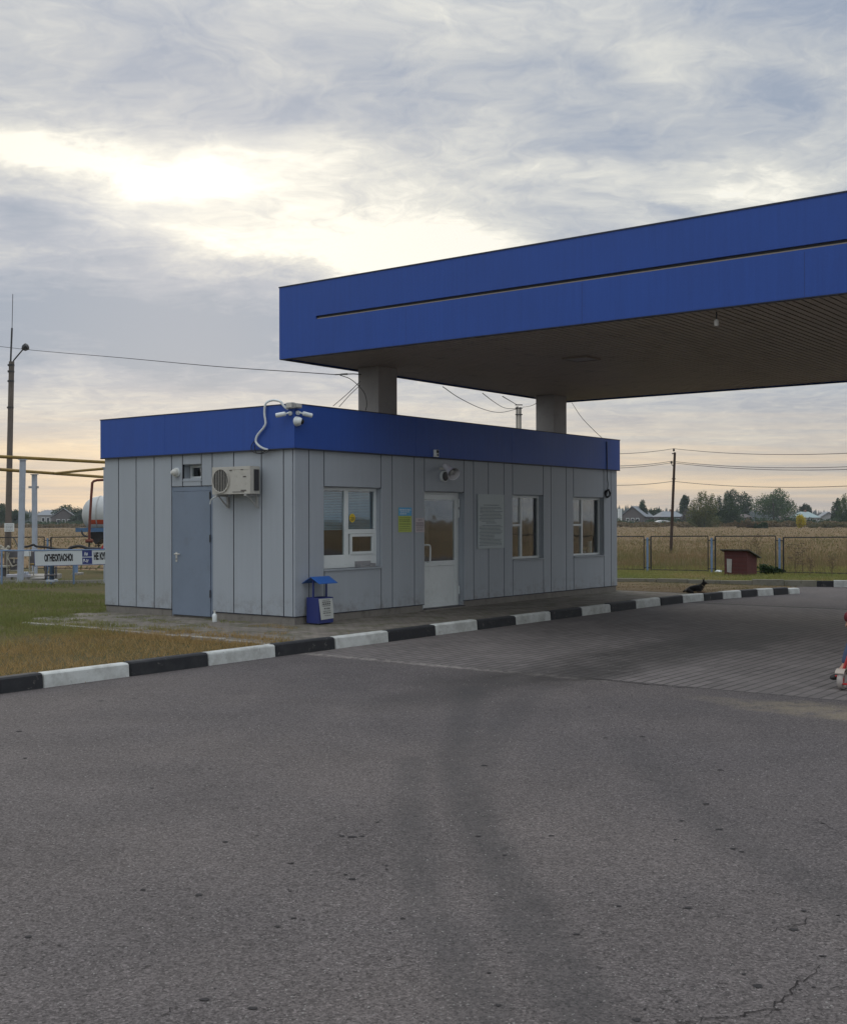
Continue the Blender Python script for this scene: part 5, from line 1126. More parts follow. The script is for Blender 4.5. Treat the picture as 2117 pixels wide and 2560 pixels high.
# --- leaf clouds
def crown_mesh(name, lobes, n, size, mat, parent, inner=.35, flat=.75, loc=(0, 0, 0), seed=0, drop=.25):
    """many leaf sized triangles spread through lumpy lobes (cx,cy,cz,rx,ry,rz), with gaps"""
    R_ = np.random.default_rng(seed + 11); lb = np.array(lobes, np.float32); wt = (lb[:, 3] * lb[:, 5]) ** 1.1; wt /= wt.sum()
    idx = R_.choice(len(lb), n, p=wt); d = R_.normal(size=(n, 3)); d /= np.linalg.norm(d, axis=1)[:, None]
    rr = (inner + (1 - inner) * R_.random(n) ** .45); 
    # angular lumps
    lump = 1 + .16 * np.sin(d[:, 0] * 7 + idx * 1.7) * np.sin(d[:, 2] * 8 + idx) + .10 * np.sin(d[:, 1] * 13 + d[:, 2] * 11)
    c = lb[idx, :3] + d * lb[idx, 3:6] * (rr * lump)[:, None]
    hole = np.sin(c[:, 0] / size * .9 + seed) * np.sin(c[:, 2] / size * 1.05 + seed * 2) * np.sin(c[:, 1] / size * .8); keep = (hole < (1 - drop)) & ((hole > -1 + drop) | (R_.random(n) < .35)); c = c[keep]; m = len(c)
    a = R_.normal(size=(m, 3)); a /= np.linalg.norm(a, axis=1)[:, None]; b = np.cross(a, R_.normal(size=(m, 3))); b /= np.linalg.norm(b, axis=1)[:, None]
    s = size * R_.uniform(.5, 1.35, m)[:, None]; v = np.stack([c - a * s * .5 - b * s * .35, c + a * s * .55, c + b * s * .6 - a * s * .1], 1)
    return rawmesh(name, v.reshape(-1, 3), np.arange(m * 3), 3, mat, parent, loc)
def leaf_mat(name, c1, c2, c3=None, sc=.35):
    m, t, b = new_mat(name); P = wpos(t); n = noise(t, P, sc, 4, .6); n2 = noise(t, P, sc * 7, 2, .6)
    c = mix(t, (n * .6 + n2 * .5).step(.38, .72), c1, c2)
    if c3: c = mix(t, noise(t, P, sc * 2.2, 3, .6).step(.56, .70), c, c3)
    f = n2 * 1.1 + .45; setin(t, b, 'Base Color', mix(t, 1.0, c, xyz(t, f, f, f), 'MULTIPLY')); b.inputs['Roughness'].default_value = .7; b.inputs['Specular IOR Level'].default_value = .2
    tr = t.nodes.new('ShaderNodeBsdfTranslucent'); t.links.new(b.inputs['Base Color'].links[0].from_socket, tr.inputs[0]); ms = t.nodes.new('ShaderNodeMixShader'); ms.inputs[0].default_value = .25
    o = t.nodes['Material Output']; t.links.new(b.outputs[0], ms.inputs[1]); t.links.new(tr.outputs[0], ms.inputs[2]); t.links.new(ms.outputs[0], o.inputs[0]); return m
lf_willow = leaf_mat('willow_leaves', (.085, .11, .03), (.15, .15, .05), (.05, .075, .025)); lf_green = leaf_mat('green_leaves', (.035, .075, .022), (.075, .12, .032)); lf_dark = leaf_mat('dark_leaves', (.022, .045, .018), (.05, .082, .028))
lf_yel = leaf_mat('yellow_leaves', (.60, .46, .03), (.42, .38, .04), (.12, .14, .03), 1.2); lf_brown = leaf_mat('dry_leaves', (.12, .09, .045), (.16, .12, .06), (.08, .08, .035), .8); lf_olive = leaf_mat('olive_leaves', (.09, .09, .04), (.14, .12, .055), (.06, .07, .03), .8)
lf_grey = leaf_mat('bare_twigs', (.085, .075, .065), (.12, .11, .10))
SEED = [0]
def tree(name, label, cx, y0, y1, wpx, Y, kind, mat, dens=1.0, group=None, size=None, cat='tree'):
    """px column, px top/bottom of the crown, width in px, at distance Y"""
    SEED[0] += 1; sd_ = SEED[0]; rr = random.Random(sd_ * 7 + 3); b = D(cx, 1300, Y); b.z = -.16; k = Y / FPX
    top = D(cx, y0, Y).z + .16; bot = max(.0, D(cx, y1, Y).z + .16); w = wpx * k / 2 * 1.28; h = (top - bot) * 1.04
    r_ = thing(name, label, cat, b, 0, group); lob = []
    if kind == 'round':
        lob.append((0, 0, bot + h * .5, w * .72, w * .7, h * .42))
        for i in range(9):
            a = rr.uniform(0, 6.28); q = rr.uniform(.35, .75); zz = rr.uniform(.2, .85); s = rr.uniform(.22, .38); lob.append((math.cos(a) * w * q, math.sin(a) * w * q, bot + h * zz, w * s * 1.1, w * s, h * s * .8))
    elif kind == 'bush':
        for i in range(10):
            x = -.72 + 1.44 * (i + .5) / 10; s = rr.uniform(.28, .42); t_ = (1 - abs(x) ** 2.2 * .55); zz = rr.uniform(.15, .70) * t_; lob.append((x * w, rr.uniform(-.5, .5) * w, bot + h * zz, w * s, w * s, h * (s * .75)))
        lob.append((0, 0, bot + h * .42, w * .7, w * .6, h * .5))
        for i in range(5): x = rr.uniform(-.55, .55); lob.append((x * w, 0, bot + h * rr.uniform(.72, .86), w * .13, w * .13, h * .17))
    elif kind == 'pine':
        for i in range(8): a = rr.uniform(0, 6.28); zz = .1 + .85 * i / 7; q = (1 - abs(zz - .55) * 1.1) * .45; lob.append((math.cos(a) * w * q, math.sin(a) * w * q, bot + h * zz, w * .58 * (1.2 - zz * .55), w * .5, h * .10))
    elif kind == 'low':
        for i in range(12): x = rr.uniform(-.85, .85); s = rr.uniform(.12, .24); lob.append((x * w, rr.uniform(-.3, .3) * w, bot + h * rr.uniform(.15, .5), w * s, w * s, h * rr.uniform(.25, .5) * (1 - abs(x) * .4)))
    sz_ = size or max(.16, 2.9 * k); n = int(dens * min(16000, 1500 + 12 * (w * h) / (sz_ * sz_)))
    crown_mesh('crown', lob, n, sz_, mat, r_, inner=.15 if kind != 'round' else .3, seed=sd_, drop=.22 if kind in ('round', 'pine') else .12)
    mb = MB(); tr_ = max(.05, h * .022)
    if kind in ('round', 'pine'):
        P0 = [Vector((0, 0, -.1)), Vector((w * .03, 0, bot + h * .25)), Vector((-w * .02, 0, bot + h * .6)), Vector((0, 0, bot + h * .9))]; mb.tube(curve_pts(P0, 4), [tr_ * 1.5 * (1 - i / 15) + .03 for i in range(13)], 7)
        for l in lob[1:8]:
            c = Vector(l[:3]); s = Vector((0, 0, bot + (c.z - bot) * .5)); mb.tube([s, s * .5 + c * .5 + Vector((0, 0, -.1 * h * .3)), c], [tr_ * .55, tr_ * .35, .03], 5)
    else:
        for l in lob[:7]: c = Vector(l[:3]); mb.tube([Vector((c.x * .3, c.y * .3, -.1)), Vector((c.x * .7, c.y * .7, c.z * .55)), c], [tr_ * .6, tr_ * .4, .03], 5)
    mb.build('trunk', m_bark, r_); return r_
TG = 'trees round the village'
tree('willow_bush', 'tall olive willow bush, the biggest and leftmost of the two beside the leaning utility pole', 1757, 1230, 1321, 68, 262, 'bush', lf_willow, 1.3)
tree('willow_bush', 'dark green bush joined to the right flank of the tall olive willow bush', 1815, 1242, 1315, 62, 285, 'bush', lf_dark, 1.2)
tree('broadleaf_tree', 'round topped dark tree between the willow bushes and the widest tree', 1852, 1230, 1300, 70, 370, 'round', lf_dark, 1.2, TG)
tree('broadleaf_tree', 'widest broadleaf tree of the village with sky showing through its crown', 1932, 1226, 1303, 98, 360, 'round', lf_green, 1.2, TG)
tree('broadleaf_tree', 'small round tree standing before the distant forest', 2013, 1258, 1292, 26, 430, 'round', lf_dark, 1, TG)
tree('broadleaf_tree', 'dark tree rising left of the tree at the right frame edge', 2090, 1248, 1312, 30, 330, 'round', lf_dark, 1, TG)
tree('broadleaf_tree', 'tall tree cut by the right edge of the photo', 2125, 1232, 1318, 60, 290, 'bush', lf_green, 1.2, TG)
tree('pine_tree', 'thin open crowned pine right of the leaning utility pole', 1708, 1240, 1296, 24, 380, 'round', lf_dark, 1.3)
tree('broadleaf_tree', 'dark tree just right of the grey gabled house', 1604, 1256, 1302, 26, 395, 'round', lf_dark, 1, TG)
tree('broadleaf_tree', 'low wide dark tree behind the white greenhouse', 1636, 1269, 1304, 46, 400, 'round', lf_dark, 1, TG)
tree('bare_tree', 'bare grey birch between the pine and the willow bush', 1720, 1272, 1308, 30, 340, 'bush', lf_grey, .5)
tree('yellow_bush', 'bright yellow autumn bush before the teal roofed house', 2001, 1288, 1324, 25, 225, 'round', lf_yel, 1.1, None, None, 'bush')
tree('dry_shrub', 'brown green shrub mound right of the willow bushes', 1868, 1295, 1322, 62, 235, 'low', lf_brown, 1.1, 'shrubs at the far edge of the field', None, 'shrub')
tree('dry_shrub', 'darker shrub at the right foot of the brown mound', 1903, 1301, 1323, 32, 225, 'low', lf_dark, 1.0, 'shrubs at the far edge of the field', None, 'shrub')
tree('dry_shrub', 'olive shrub row left of the yellow bush', 1950, 1297, 1316, 90, 262, 'low', lf_olive, 1.2, 'shrubs at the far edge of the field', None, 'shrub')
tree('dry_shrub', 'pale olive shrub row right of the yellow bush', 2062, 1303, 1323, 110, 235, 'low', lf_olive, 1.2, 'shrubs at the far edge of the field', None, 'shrub')
tree('dry_shrub', 'dark low hedge before the brown roofed house', 1965, 1294, 1309, 44, 300, 'low', lf_dark, 1.1, 'shrubs at the far edge of the field', None, 'shrub')
tree('dry_shrub', 'dark hedge between the two village houses on the left', 1668, 1290, 1309, 90, 350, 'low', lf_dark, 1.1, 'shrubs at the far edge of the field', None, 'shrub')
# left side of the picture
tree('broadleaf_tree', 'dark tree touching the left edge behind the concrete pole', -6, 1262, 1308, 50, 330, 'round', lf_dark, 1.1, TG)
tree('broadleaf_tree', 'low dark tree between the concrete pole and the pale post', 40, 1275, 1308, 56, 340, 'bush', lf_dark, 1.1, TG)
tree('broadleaf_tree', 'dark tree behind the low grey roofed house on the left', 165, 1266, 1305, 60, 420, 'round', lf_dark, 1.1, TG)
tree('broadleaf_tree', 'low dark tree left of the gas tank', 200, 1274, 1306, 34, 400, 'bush', lf_dark, 1.1, TG)
# right of the frame, seen in the window glass
for i, (X_, Y_, h_) in enumerate(((150, 175, 9), (175, 205, 11), (120, 190, 8), (205, 190, 10))):
    r_ = thing('broadleaf_tree', 'tree out of view to the right, mirrored in the kiosk windows', 'tree', (X_, Y_, -.16), 0, TG); w = h_ * .45
    crown_mesh('crown', [(0, 0, h_ * .6, w, w, h_ * .38), (w * .5, 0, h_ * .45, w * .6, w * .6, h_ * .3), (-w * .5, 0, h_ * .5, w * .6, w * .6, h_ * .3)], 2200, .5, lf_dark, r_, seed=i + 40); MB().tube([(0, 0, -.1), (0, 0, h_ * .6)], [.25, .12], 6).build('trunk', m_bark, r_)

# --- village houses
def house(name, label, x0, x1, yroof, yeave, ybase, Y, rot, roofm, wallm, dep=7, gable_front=False, chim=None, wins=2):
    a, b = D(x0, 1300, Y), D(x1, 1300, Y); w = b.x - a.x; o = Vector(((a.x + b.x) / 2, Y, -.16)); r_ = thing(name, label, 'house', o, rad(rot), 'village houses at the edge of the field')
    he = D(x0, yeave, Y).z + .16; hr = D(x0, yroof, Y).z + .16; w2 = w / 2
    MB().box(-w2 * .93, 0, 0, w2 * .93, dep, he).build('wall', wallm, r_)
    ov = w * .04; rf = MB()
    if gable_front:
        MB().ext([(-w2 * .93, he + .001), (w2 * .93, he + .001), (0, hr - .25)], 'y', .0, dep).build('gable', wallm, r_)
        rf.ext([(-w2 - ov, he - .25), (0, hr), (w2 + ov, he - .25), (w2 + ov, he - .08), (0, hr + .2), (-w2 - ov, he - .08)], 'y', -.5, dep + .5)
    else:
        hip = w2 * .45; vs = [(-w2 - ov, -.5, he), (w2 + ov, -.5, he), (w2 + ov, dep + .5, he), (-w2 - ov, dep + .5, he), (-w2 + hip, dep / 2, hr), (w2 - hip, dep / 2, hr)]
        rf.add(vs, [(0, 1, 5, 4), (2, 3, 4, 5), (1, 2, 5), (3, 0, 4), (3, 2, 1, 0)])
    ro = rf.build('roof', roofm, r_)
    if chim is not None: MB().box(chim * w2 - .3, dep * .5 - .3, hr - .9, chim * w2 + .3, dep * .5 + .3, hr + .6).build('chimney', M('chimney_brick', (.22, .12, .09), .9), ro)
    for i in range(wins):
        x = -w2 * .6 + 1.2 * w2 * (i + .5) / wins; wi = MB().box(x - .55, -.05, he * .35, x + .55, -.01, he * .8).build('window', m_white, r_); MB().box(x - .42, -.07, he * .40, x + .42, -.055, he * .75).build('pane', m_joint, wi)
    return r_
m_slate = M('slate_roof', (.20, .22, .24), .8, 0, .15, .3); m_brown = M('brown_roof', (.13, .11, .10), .85, 0, .15, .3); m_teal = M('teal_roof', (.26, .34, .34), .7, 0, .12, .3); m_hw = M('dark_timber_wall', (.11, .10, .095), .9, 0, .2, .5); m_hl = M('pale_house_wall', (.32, .33, .33), .9, 0, .15, .5)
house('gabled_house', 'grey gabled house just right of the kiosk corner', 1549, 1612, 1266.5, 1291, 1302, 390, -26, m_slate, m_hw, 12, True, None, 3)
house('low_house', 'low grey hipped roof house behind the leaning utility pole', 1652, 1712, 1278, 1292, 1302, 360, 6, m_slate, m_hw, 9, False, .2, 3)
house('low_house', 'brownish roofed house behind the dark low hedge', 1958, 2000, 1279, 1293, 1302, 380, -8, m_brown, m_hw, 9, False, -.3, 2)
house('low_house', 'teal roofed house behind the bright yellow bush', 2006, 2050, 1279, 1294, 1304, 370, 12, m_teal, m_hl, 9, False, .1, 3)
house('low_house', 'blue grey roofed house left of the tree at the right frame edge', 2047, 2093, 1281, 1295, 1305, 385, -10, m_slate, m_hl, 9, True, None, 3)
house('low_house', 'low brown roofed shed among the shrubs left of the widest tree', 1842, 1880, 1285, 1294, 1302, 360, 0, m_brown, m_hw, 7, False, None, 1)
house('low_house', 'long blue grey roofed building on the left beyond the pale posts', 92, 150, 1275, 1288, 1303, 430, 5, m_slate, m_hl, 10, False, None, 3)
house('gabled_house', 'low grey gabled house left of the gas tank', 128, 192, 1272, 1294, 1304, 400, 15, m_slate, m_hw, 10, True, None, 3)
gh = thing('greenhouse', 'white film greenhouse before the low grey house', 'greenhouse', (D(1660, 1300, 340).x, 340, -.16)); w = 48 / FPX * 340 / 2; n = 14
arc = [(-w + 2 * w * i / n, 1.55 * math.sin(math.pi * (i / n)) ** .45 + .02) for i in range(n + 1)]
MB().ext([(-w, 0)] + arc[1:-1] + [(w, 0)], 'y', 0, 5).build('cover', M('white_film', (.50, .53, .54), .6, 0, .1, .6), gh)
for i in range(9): x = -w + 2 * w * (i + .5) / 9; MB().box(x - .04, -.05, 0, x + .04, -.01, 1.3).build('rib', m_grey, gh)
for xx, lab in ((1546, 'left one of two pale chimney posts beside the gabled house'), (1551.5, 'right one of two pale chimney posts beside the gabled house')):
    q = D(xx, 1300, 385); tag(MB().tube([(0, 0, 0), (0, 0, D(xx, 1272, 385).z + .16)], .33, 8).build('chimney_post', m_white, loc=(q.x, 385, -.16)), lab, 'post')
yf = thing('yard_fence', 'pale board fence in front of the gabled house', 'fence', (D(1558, 1300, 375).x, 375, -.16))
for i in range(10): MB().box(-2.6 + i * .62, 0, 0, -2.6 + i * .62 + .56, .08, 1.5 + random.uniform(-.15, .1)).build('board', m_hl, yf)

# --- far forest
fv, ff = [], []; k_ = 0
for i in range(5200):
    y = RNG.uniform(820, 1250); x = RNG.uniform(-.40, .42) * y; h = RNG.uniform(6.5, 10.5) * (1 + .22 * math.sin(x * .013) + .10 * math.sin(x * .05 + 1)); w = h * RNG.uniform(.13, .2)
    for (z0, z1, r0) in ((.04, .55, 1.0), (.35, .8, .72), (.62, 1.0, .45)):
        for j in range(5):
            a = j * 1.2566 + i; b = a + 1.2566; fv += [(x + math.cos(a) * w * r0, y + math.sin(a) * w * r0, -.16 + h * z0), (x + math.cos(b) * w * r0, y + math.sin(b) * w * r0, -.16 + h * z0), (x, y, -.16 + h * z1)]; ff += [k_, k_ + 1, k_ + 2]; k_ += 3
forest = rawmesh('forest', fv, ff, 3, M('forest_green', (.035, .055, .04), .9, 0, .3, .02)); forest['kind'] = 'stuff'
# scrub along the village edge
def scrub(name, x0, x1, Ya, Yb, n, hmax, mat, size=.45):
    c = []
    for i in range(n): y = random.uniform(Ya, Yb); c.append(((random.uniform(x0, x1) - 1058.5) / FPX * y, y, random.uniform(0, .5) * hmax - .1, random.uniform(.8, 2.2), 1.2, random.uniform(.3, 1) * hmax * .5))
    o = crown_mesh(name, c, n * 90, size, mat, None, inner=.1, seed=n); o['kind'] = 'stuff'; return o
scrub('scrub', 1540, 2140, 255, 330, 190, 1.5, lf_brown); scrub('scrub', 1540, 2140, 300, 420, 150, 2.6, lf_dark); scrub('scrub', -60, 300, 330, 430, 120, 2.4, lf_dark); scrub('scrub', -60, 300, 300, 340, 70, 1.3, lf_brown)

# --- utility poles
Yu = 60; b = D(1675.5, 1380, Yu); b.z = -.2; up = thing('utility_pole', 'dark leaning wooden utility pole standing in the field', 'utility pole', b)
tp_ = D(1686, 1131, Yu) - b; MB().tube([Vector((0, 0, -.1)), tp_ * .5, tp_], [.085, .072, .062], 8).build('pole', M('old_pole_wood', (.05, .032, .024), .9, 0, .3, 4), up)
def insu(x, y): q = D(x, y, Yu) - b; MB().tube([q + Vector((0, 0, -.07)), q, q + Vector((0, 0, .06))], [.045, .055, .04], 8).build('insulator', m_dark, up); return q + b
insu(1683.5, 1125); insu(1677.5, 1155.5)
MB().tube([D(1677.5, 1158, Yu) - b, D(1679, 1163, Yu) - b, D(1683.5, 1164.5, Yu) - b], .02, 5).build('hook', m_dark, up)
for y in (1134, 1197): q = D(1683.6 if y < 1150 else 1683.5, y, Yu) - b; MB().tube([q + Vector((-.10, 0, 0)), q + Vector((.09, 0, 0))], .03, 6).build('band', m_dark, up)
for (ya, ym, yb, xm, lab) in ((1133, 1121.5, 1131, 1683, 'topmost wire'), (1163, 1153, 1165, 1678, 'second wire from the top'), (1169, 1156.5, 1172, 1679, 'third wire from the top'), (1210, 1203, 1213, 1682, 'lowest wire')):
    L = D(1460, ya, 52); Mx = D(xm, ym, Yu); Rr = D(2160, yb, 46)
    for P0, P1, s, w_ in ((L, Mx, .12, 'left of'), (Mx, Rr, .18, 'right of')): wire('power_line', [P0, P1], lab + ' ' + w_ + ' the leaning utility pole', .012, s, group='power lines on the leaning pole')
Yc_ = 45; b = D(1297, 1300, Yc_); b.z = -.1; c2 = thing('concrete_pole', 'concrete pole whose top shows between the two canopy columns', 'utility pole', b)
tz_ = D(1297, 1010, Yc_).z; MB().box(-.10, -.1, 0, -.015, .1, tz_).build('pole_half', m_conc, c2); MB().box(.015, -.1, 0, .10, .1, tz_ - .03).build('pole_half', m_conc, c2)
for y in (1013, 1021, 1037): q = D(1297, y, Yc_) - b; MB().box(-.14, -.12, q.z - .02, .14, -.101, q.z + .02).build('band', m_dark, c2)

# --- single tall weeds and a dark bush by the fence
def weed(x, ytop, Y, label, umb=False):
    q = D(x, 1435, Y); q.z = 0; h = D(x, ytop, Y).z; r_ = thing('tall_weed', label, 'weed', q, 0, 'tall dry weeds by the fence'); mb = MB(); hd = MB()
    main = [Vector((0, 0, 0)), Vector((.02, 0, h * .5)), Vector((-.01, 0, h))]; mb.tube(main, [.012, .009, .005], 4)
    for k in range(9):
        z = h * (.25 + .08 * k); a = random.uniform(0, 6.28); L = h * random.uniform(.10, .24); e_ = Vector((math.cos(a) * L, math.sin(a) * L, z + L * .9)); mb.tube([Vector((0, 0, z)), e_], [.006, .004], 3)
        for j in range(14 if umb else 9): c = e_ + Vector((random.gauss(0, .045), random.gauss(0, .045), random.gauss(0, .012 if umb else .05))); s = random.uniform(.012, .028); hd.add([c + Vector((-s, 0, 0)), c + Vector((s, 0, 0)), c + Vector((0, s * .4, s))], [(0, 1, 2)])
    mb.build('stem', M('dry_stem', (.13, .095, .05), .9), r_); hd.build('leaves', M('seed_head', (.10, .07, .04), .9), r_)
weed(1986, 1366, 33.2, 'umbel topped weed, tallest one right of the third blue post', True); weed(2004, 1362, 33.6, 'umbel topped weed leaning right beside the tallest one', True); weed(1876, 1346, 34.9, 'thin dark weed rising behind the kennel roof'); weed(1889, 1349, 34.9, 'thin weed right behind the kennel roof end')
weed(2023, 1395, 33, 'bushy reddish weed in the middle of the right fence panel'); weed(2078, 1392, 32.6, 'bushy weed at the right end of the right fence panel')
q = G(1921, 1436); r_ = thing('burdock_bush', 'low dark green leafy plant between the kennel and the blue post', 'plant', q)
crown_mesh('leaves', [(0, 0, .12, .26, .2, .12), (.2, 0, .1, .18, .15, .1), (-.15, 0, .2, .15, .12, .12), (.35, .1, .08, .15, .1, .08)], 420, .09, lf_dark, r_, inner=.1, seed=77, drop=.05); MB().tube([(0, 0, -.02), (0, 0, .15)], .01, 5).build('stem', m_bark, r_)

# ================================================================== BODIES
def skin(name, verts, edges, radii, mat, parent=None, loc=(0, 0, 0), rotz=0, root=0, lev=2):
    me = bpy.data.meshes.new(name); me.from_pydata([tuple(v) for v in verts], edges, []); me.materials.append(mat)
    o = bpy.data.objects.new(name, me); COL.objects.link(o); o.location = loc; o.rotation_euler = (0, 0, rotz)
    if parent: o.parent = parent
    s = o.modifiers.new('skin', 'SKIN')
    for i, r in enumerate(radii):
        r = r if isinstance(r, tuple) else (r, r); me.skin_vertices[0].data[i].radius = r; me.skin_vertices[0].data[i].use_root = (i == root)
    s.use_smooth_shade = True; b = o.modifiers.new('sub', 'SUBSURF'); b.levels = lev; b.render_levels = lev
    return o
# --- dog lying behind the kerb; x = towards its head
dp_ = G(1740, 1482.5, 0); dog = thing('dog', 'black and tan dog lying on the paving behind the kerb with its ears up', 'dog', dp_, rad(-14)); dog.scale = (.82, .82, .84)
m_fur, t, b = new_mat('black_tan_fur'); p = objco(t); x, y, z = sep(p); n = noise(t, p, 22, 4, .7)
tan_ = ((x - .235).step(0, .03) * (1 - z.step(.235, .27))).max((x - .02).step(0, .04) * (1 - z.step(.035, .055))).max((x.step(.14, .17)) * (1 - (z - .12).step(0, .05)) * (1 - y.step(-.03, .03)) * .5)
setin(t, b, 'Base Color', mix(t, tan_, mix(t, n, (.006, .005, .005), (.016, .013, .012)), (.17, .10, .055))); b.inputs['Roughness'].default_value = .8; setin(t, b, 'Normal', bump(t, noise(t, p, 90, 3), .6, .01))
dv = [(-.24, .0, .095), (-.14, 0, .115), (-.02, 0, .125), (.09, 0, .135), (.15, -.005, .19), (.18, -.01, .245), (.205, -.02, .272), (.255, -.05, .257), (.290, -.07, .246),      # 0-8 rump, trunk, neck, head, muzzle
      (-.29, .02, .06), (-.34, .06, .03), (-.33, .12, .02),                                                                                # 9-11 tail
      (-.22, -.10, .06), (-.08, -.13, .035), (-.17, -.15, .02), (-.06, -.17, .018),                                                          # 12-15 near hind leg folded
      (.09, -.085, .075), (.03, -.11, .03), (.15, -.12, .022), (.22, -.125, .02),                                                            # 16-19 near fore leg
      (.10, .085, .075), (.04, .11, .03), (.16, .10, .022), (.23, .10, .02)]                                                                 # 20-23 far fore leg
de = [(0, 1), (1, 2), (2, 3), (3, 4), (4, 5), (5, 6), (6, 7), (7, 8), (0, 9), (9, 10), (10, 11), (0, 12), (12, 13), (13, 14), (14, 15), (3, 16), (16, 17), (17, 18), (18, 19), (3, 20), (20, 21), (21, 22), (22, 23)]
dr_ = [(.085, .09), (.08, .085), (.085, .09), (.085, .095), (.072, .072), (.060, .06), (.062, .058), (.038, .034), (.026, .024), .03, .022, .012, .055, .035, .022, .02, .045, .028, .022, .02, .045, .028, .022, .02]
skin('body', dv, de, dr_, m_fur, dog, root=0)
for s, lab in ((-1, 'ear'), (1, 'ear')):
    mb = MB(); c = Vector((.185, -.018 + s * .040, .312)); tip = c + Vector((-.005 + .025 * s, s * .045, .090)); mb.add([c + Vector((-.02, -.026, -.014)), c + Vector((.026, -.018, -.014)), c + Vector((.018, .028, -.014)), c + Vector((-.02, .024, -.014)), tip], [(0, 1, 4), (1, 2, 4), (2, 3, 4), (3, 0, 4), (3, 2, 1, 0)]); mb.build('ear', m_fur, dog)
    MB().sphere((.250, -.045 + s * .024, .290), .006, 8, 6).build('eye', m_black, dog)
MB().sphere((.310, -.075, .250), .012, 8, 6).build('nose', m_black, dog)
cl_ = MB(); c = Vector((.165, -.007, .2)); ax = Vector((.35, -.05, .42)).normalized(); X1 = ax.cross(Vector((0, 1, 0))).normalized(); Y1 = ax.cross(X1)
cl_.tube([c + (X1 * math.cos(a * math.pi / 8) + Y1 * math.sin(a * math.pi / 8)) * .062 for a in range(17)], .009, 6, caps=False); cl_.build('collar', M('tan_collar', (.25, .20, .12), .7), dog)

# --- child on a small tricycle at the right edge (only slivers are in the picture)
wq = G(2103, 1724, RZ); OX, OY = wq.x, wq.y
tc_ = thing('tricycle', 'small tricycle with pale wheel and red hub at the right edge', 'tricycle', (OX, OY, RZ), rad(6))   # +x = rearwards
def wheel(x, y, r, w):
    ty = MB(); n = 28
    for i in range(n):
        pass
    ring = []; m_ = 8; vs = []; fs = []
    for i in range(n):
        a = 2 * math.pi * i / n
        for j in range(m_): b_ = 2 * math.pi * j / m_; rr = r - w * .45 + w * .45 * math.cos(b_); vs.append((x + rr * math.cos(a), y + w * .5 * math.sin(b_), r + rr * math.sin(a)))
    for i in range(n):
        for j in range(m_): fs.append((i * m_ + j, ((i + 1) % n) * m_ + j, ((i + 1) % n) * m_ + (j + 1) % m_, i * m_ + (j + 1) % m_))
    ty.add(vs, fs); wo_ = ty.build('wheel', M('pale_tyre', (.42, .38, .35), .8, 0, .2, 20), tc_, smooth=True)
    hb = MB(); hb.tube([(x, y - w * .3, r), (x, y + w * .3, r)], r * .28, 14)
    for k in range(5): a = k * 1.2566; hb.box(-.008, -w * .18, 0, .008, w * .18, r * .62, Matrix.Translation((x, y, r)) @ Matrix.Rotation(a, 4, 'Y'))
    hb.build('hub', m_red, wo_); return wo_
fw = wheel(0, 0, .095, .062); fw.rotation_euler = (0, 0, rad(48)); wheel(.46, -.17, .08, .045); wheel(.46, .17, .08, .045)
fd_ = MB(); 
pts = [Vector((.108 * math.cos(a), 0, .095 + .112 * math.sin(a))) for a in [rad(q) for q in range(20, 150, 10)]]
vs = []; 
for p in pts: vs += [p + Vector((0, -.045, 0)), p + Vector((0, .045, 0)), p * 1.0 + Vector((0, .045, .005)), p + Vector((0, -.045, .005))]
fd_.add(vs, [(4 * i + j, 4 * i + (j + 1) % 4, 4 * i + 4 + (j + 1) % 4, 4 * i + 4 + j) for i in range(len(pts) - 1) for j in range(4)]); fd_.build('mudguard', M('pale_mudguard', (.42, .36, .31), .6), tc_, rotz=rad(48))
fr_ = MB(); fr_.tube([(0.02, 0, .20), (.11, 0, .45), (.13, 0, .60)], .014, 8); fr_.tube([(.06, 0, .30), (.20, 0, .22), (.46, 0, .20)], .018, 8); fr_.tube([(.46, -.17, .08), (.46, 0, .12), (.46, .17, .08)], .012, 8); fr_.tube([(.46, 0, .12), (.44, 0, .22)], .014, 8); fr_.build('frame', m_red, tc_, smooth=True)
hb_ = MB(); hb_.tube([(.155, -.19, .62), (.13, 0, .60), (.155, .19, .62)], .011, 8); hb_.build('handlebar', m_black, tc_, smooth=True)
MB().box(.36, -.10, .235, .52, .10, .27).build('seat', m_black, tc_, bevel=.02); 
for s in (-1, 1): MB().box(-.03 - .0, s * .085 - .03, .06 + (.06 if s > 0 else 0), .03, s * .085 + .03, .075 + (.06 if s > 0 else 0)).build('pedal', m_red, tc_, bevel=.004)
ch = thing('person', 'child in a dark red jacket and blue trousers riding the tricycle at the right edge', 'person', (OX - .05, OY, RZ), rad(6)); ch.scale = (1.22, 1.22, 1.22)
m_skin = M('skin', (.45, .26, .18), .55, 0, .05, 10); m_jkt = M('dark_red_jacket', (.13, .012, .018), .75, 0, .2, 8, .4); m_jeans = M('blue_jeans', (.06, .09, .16), .85, 0, .2, 12, .3); m_shoe = M('dark_shoe', (.02, .018, .018), .6)
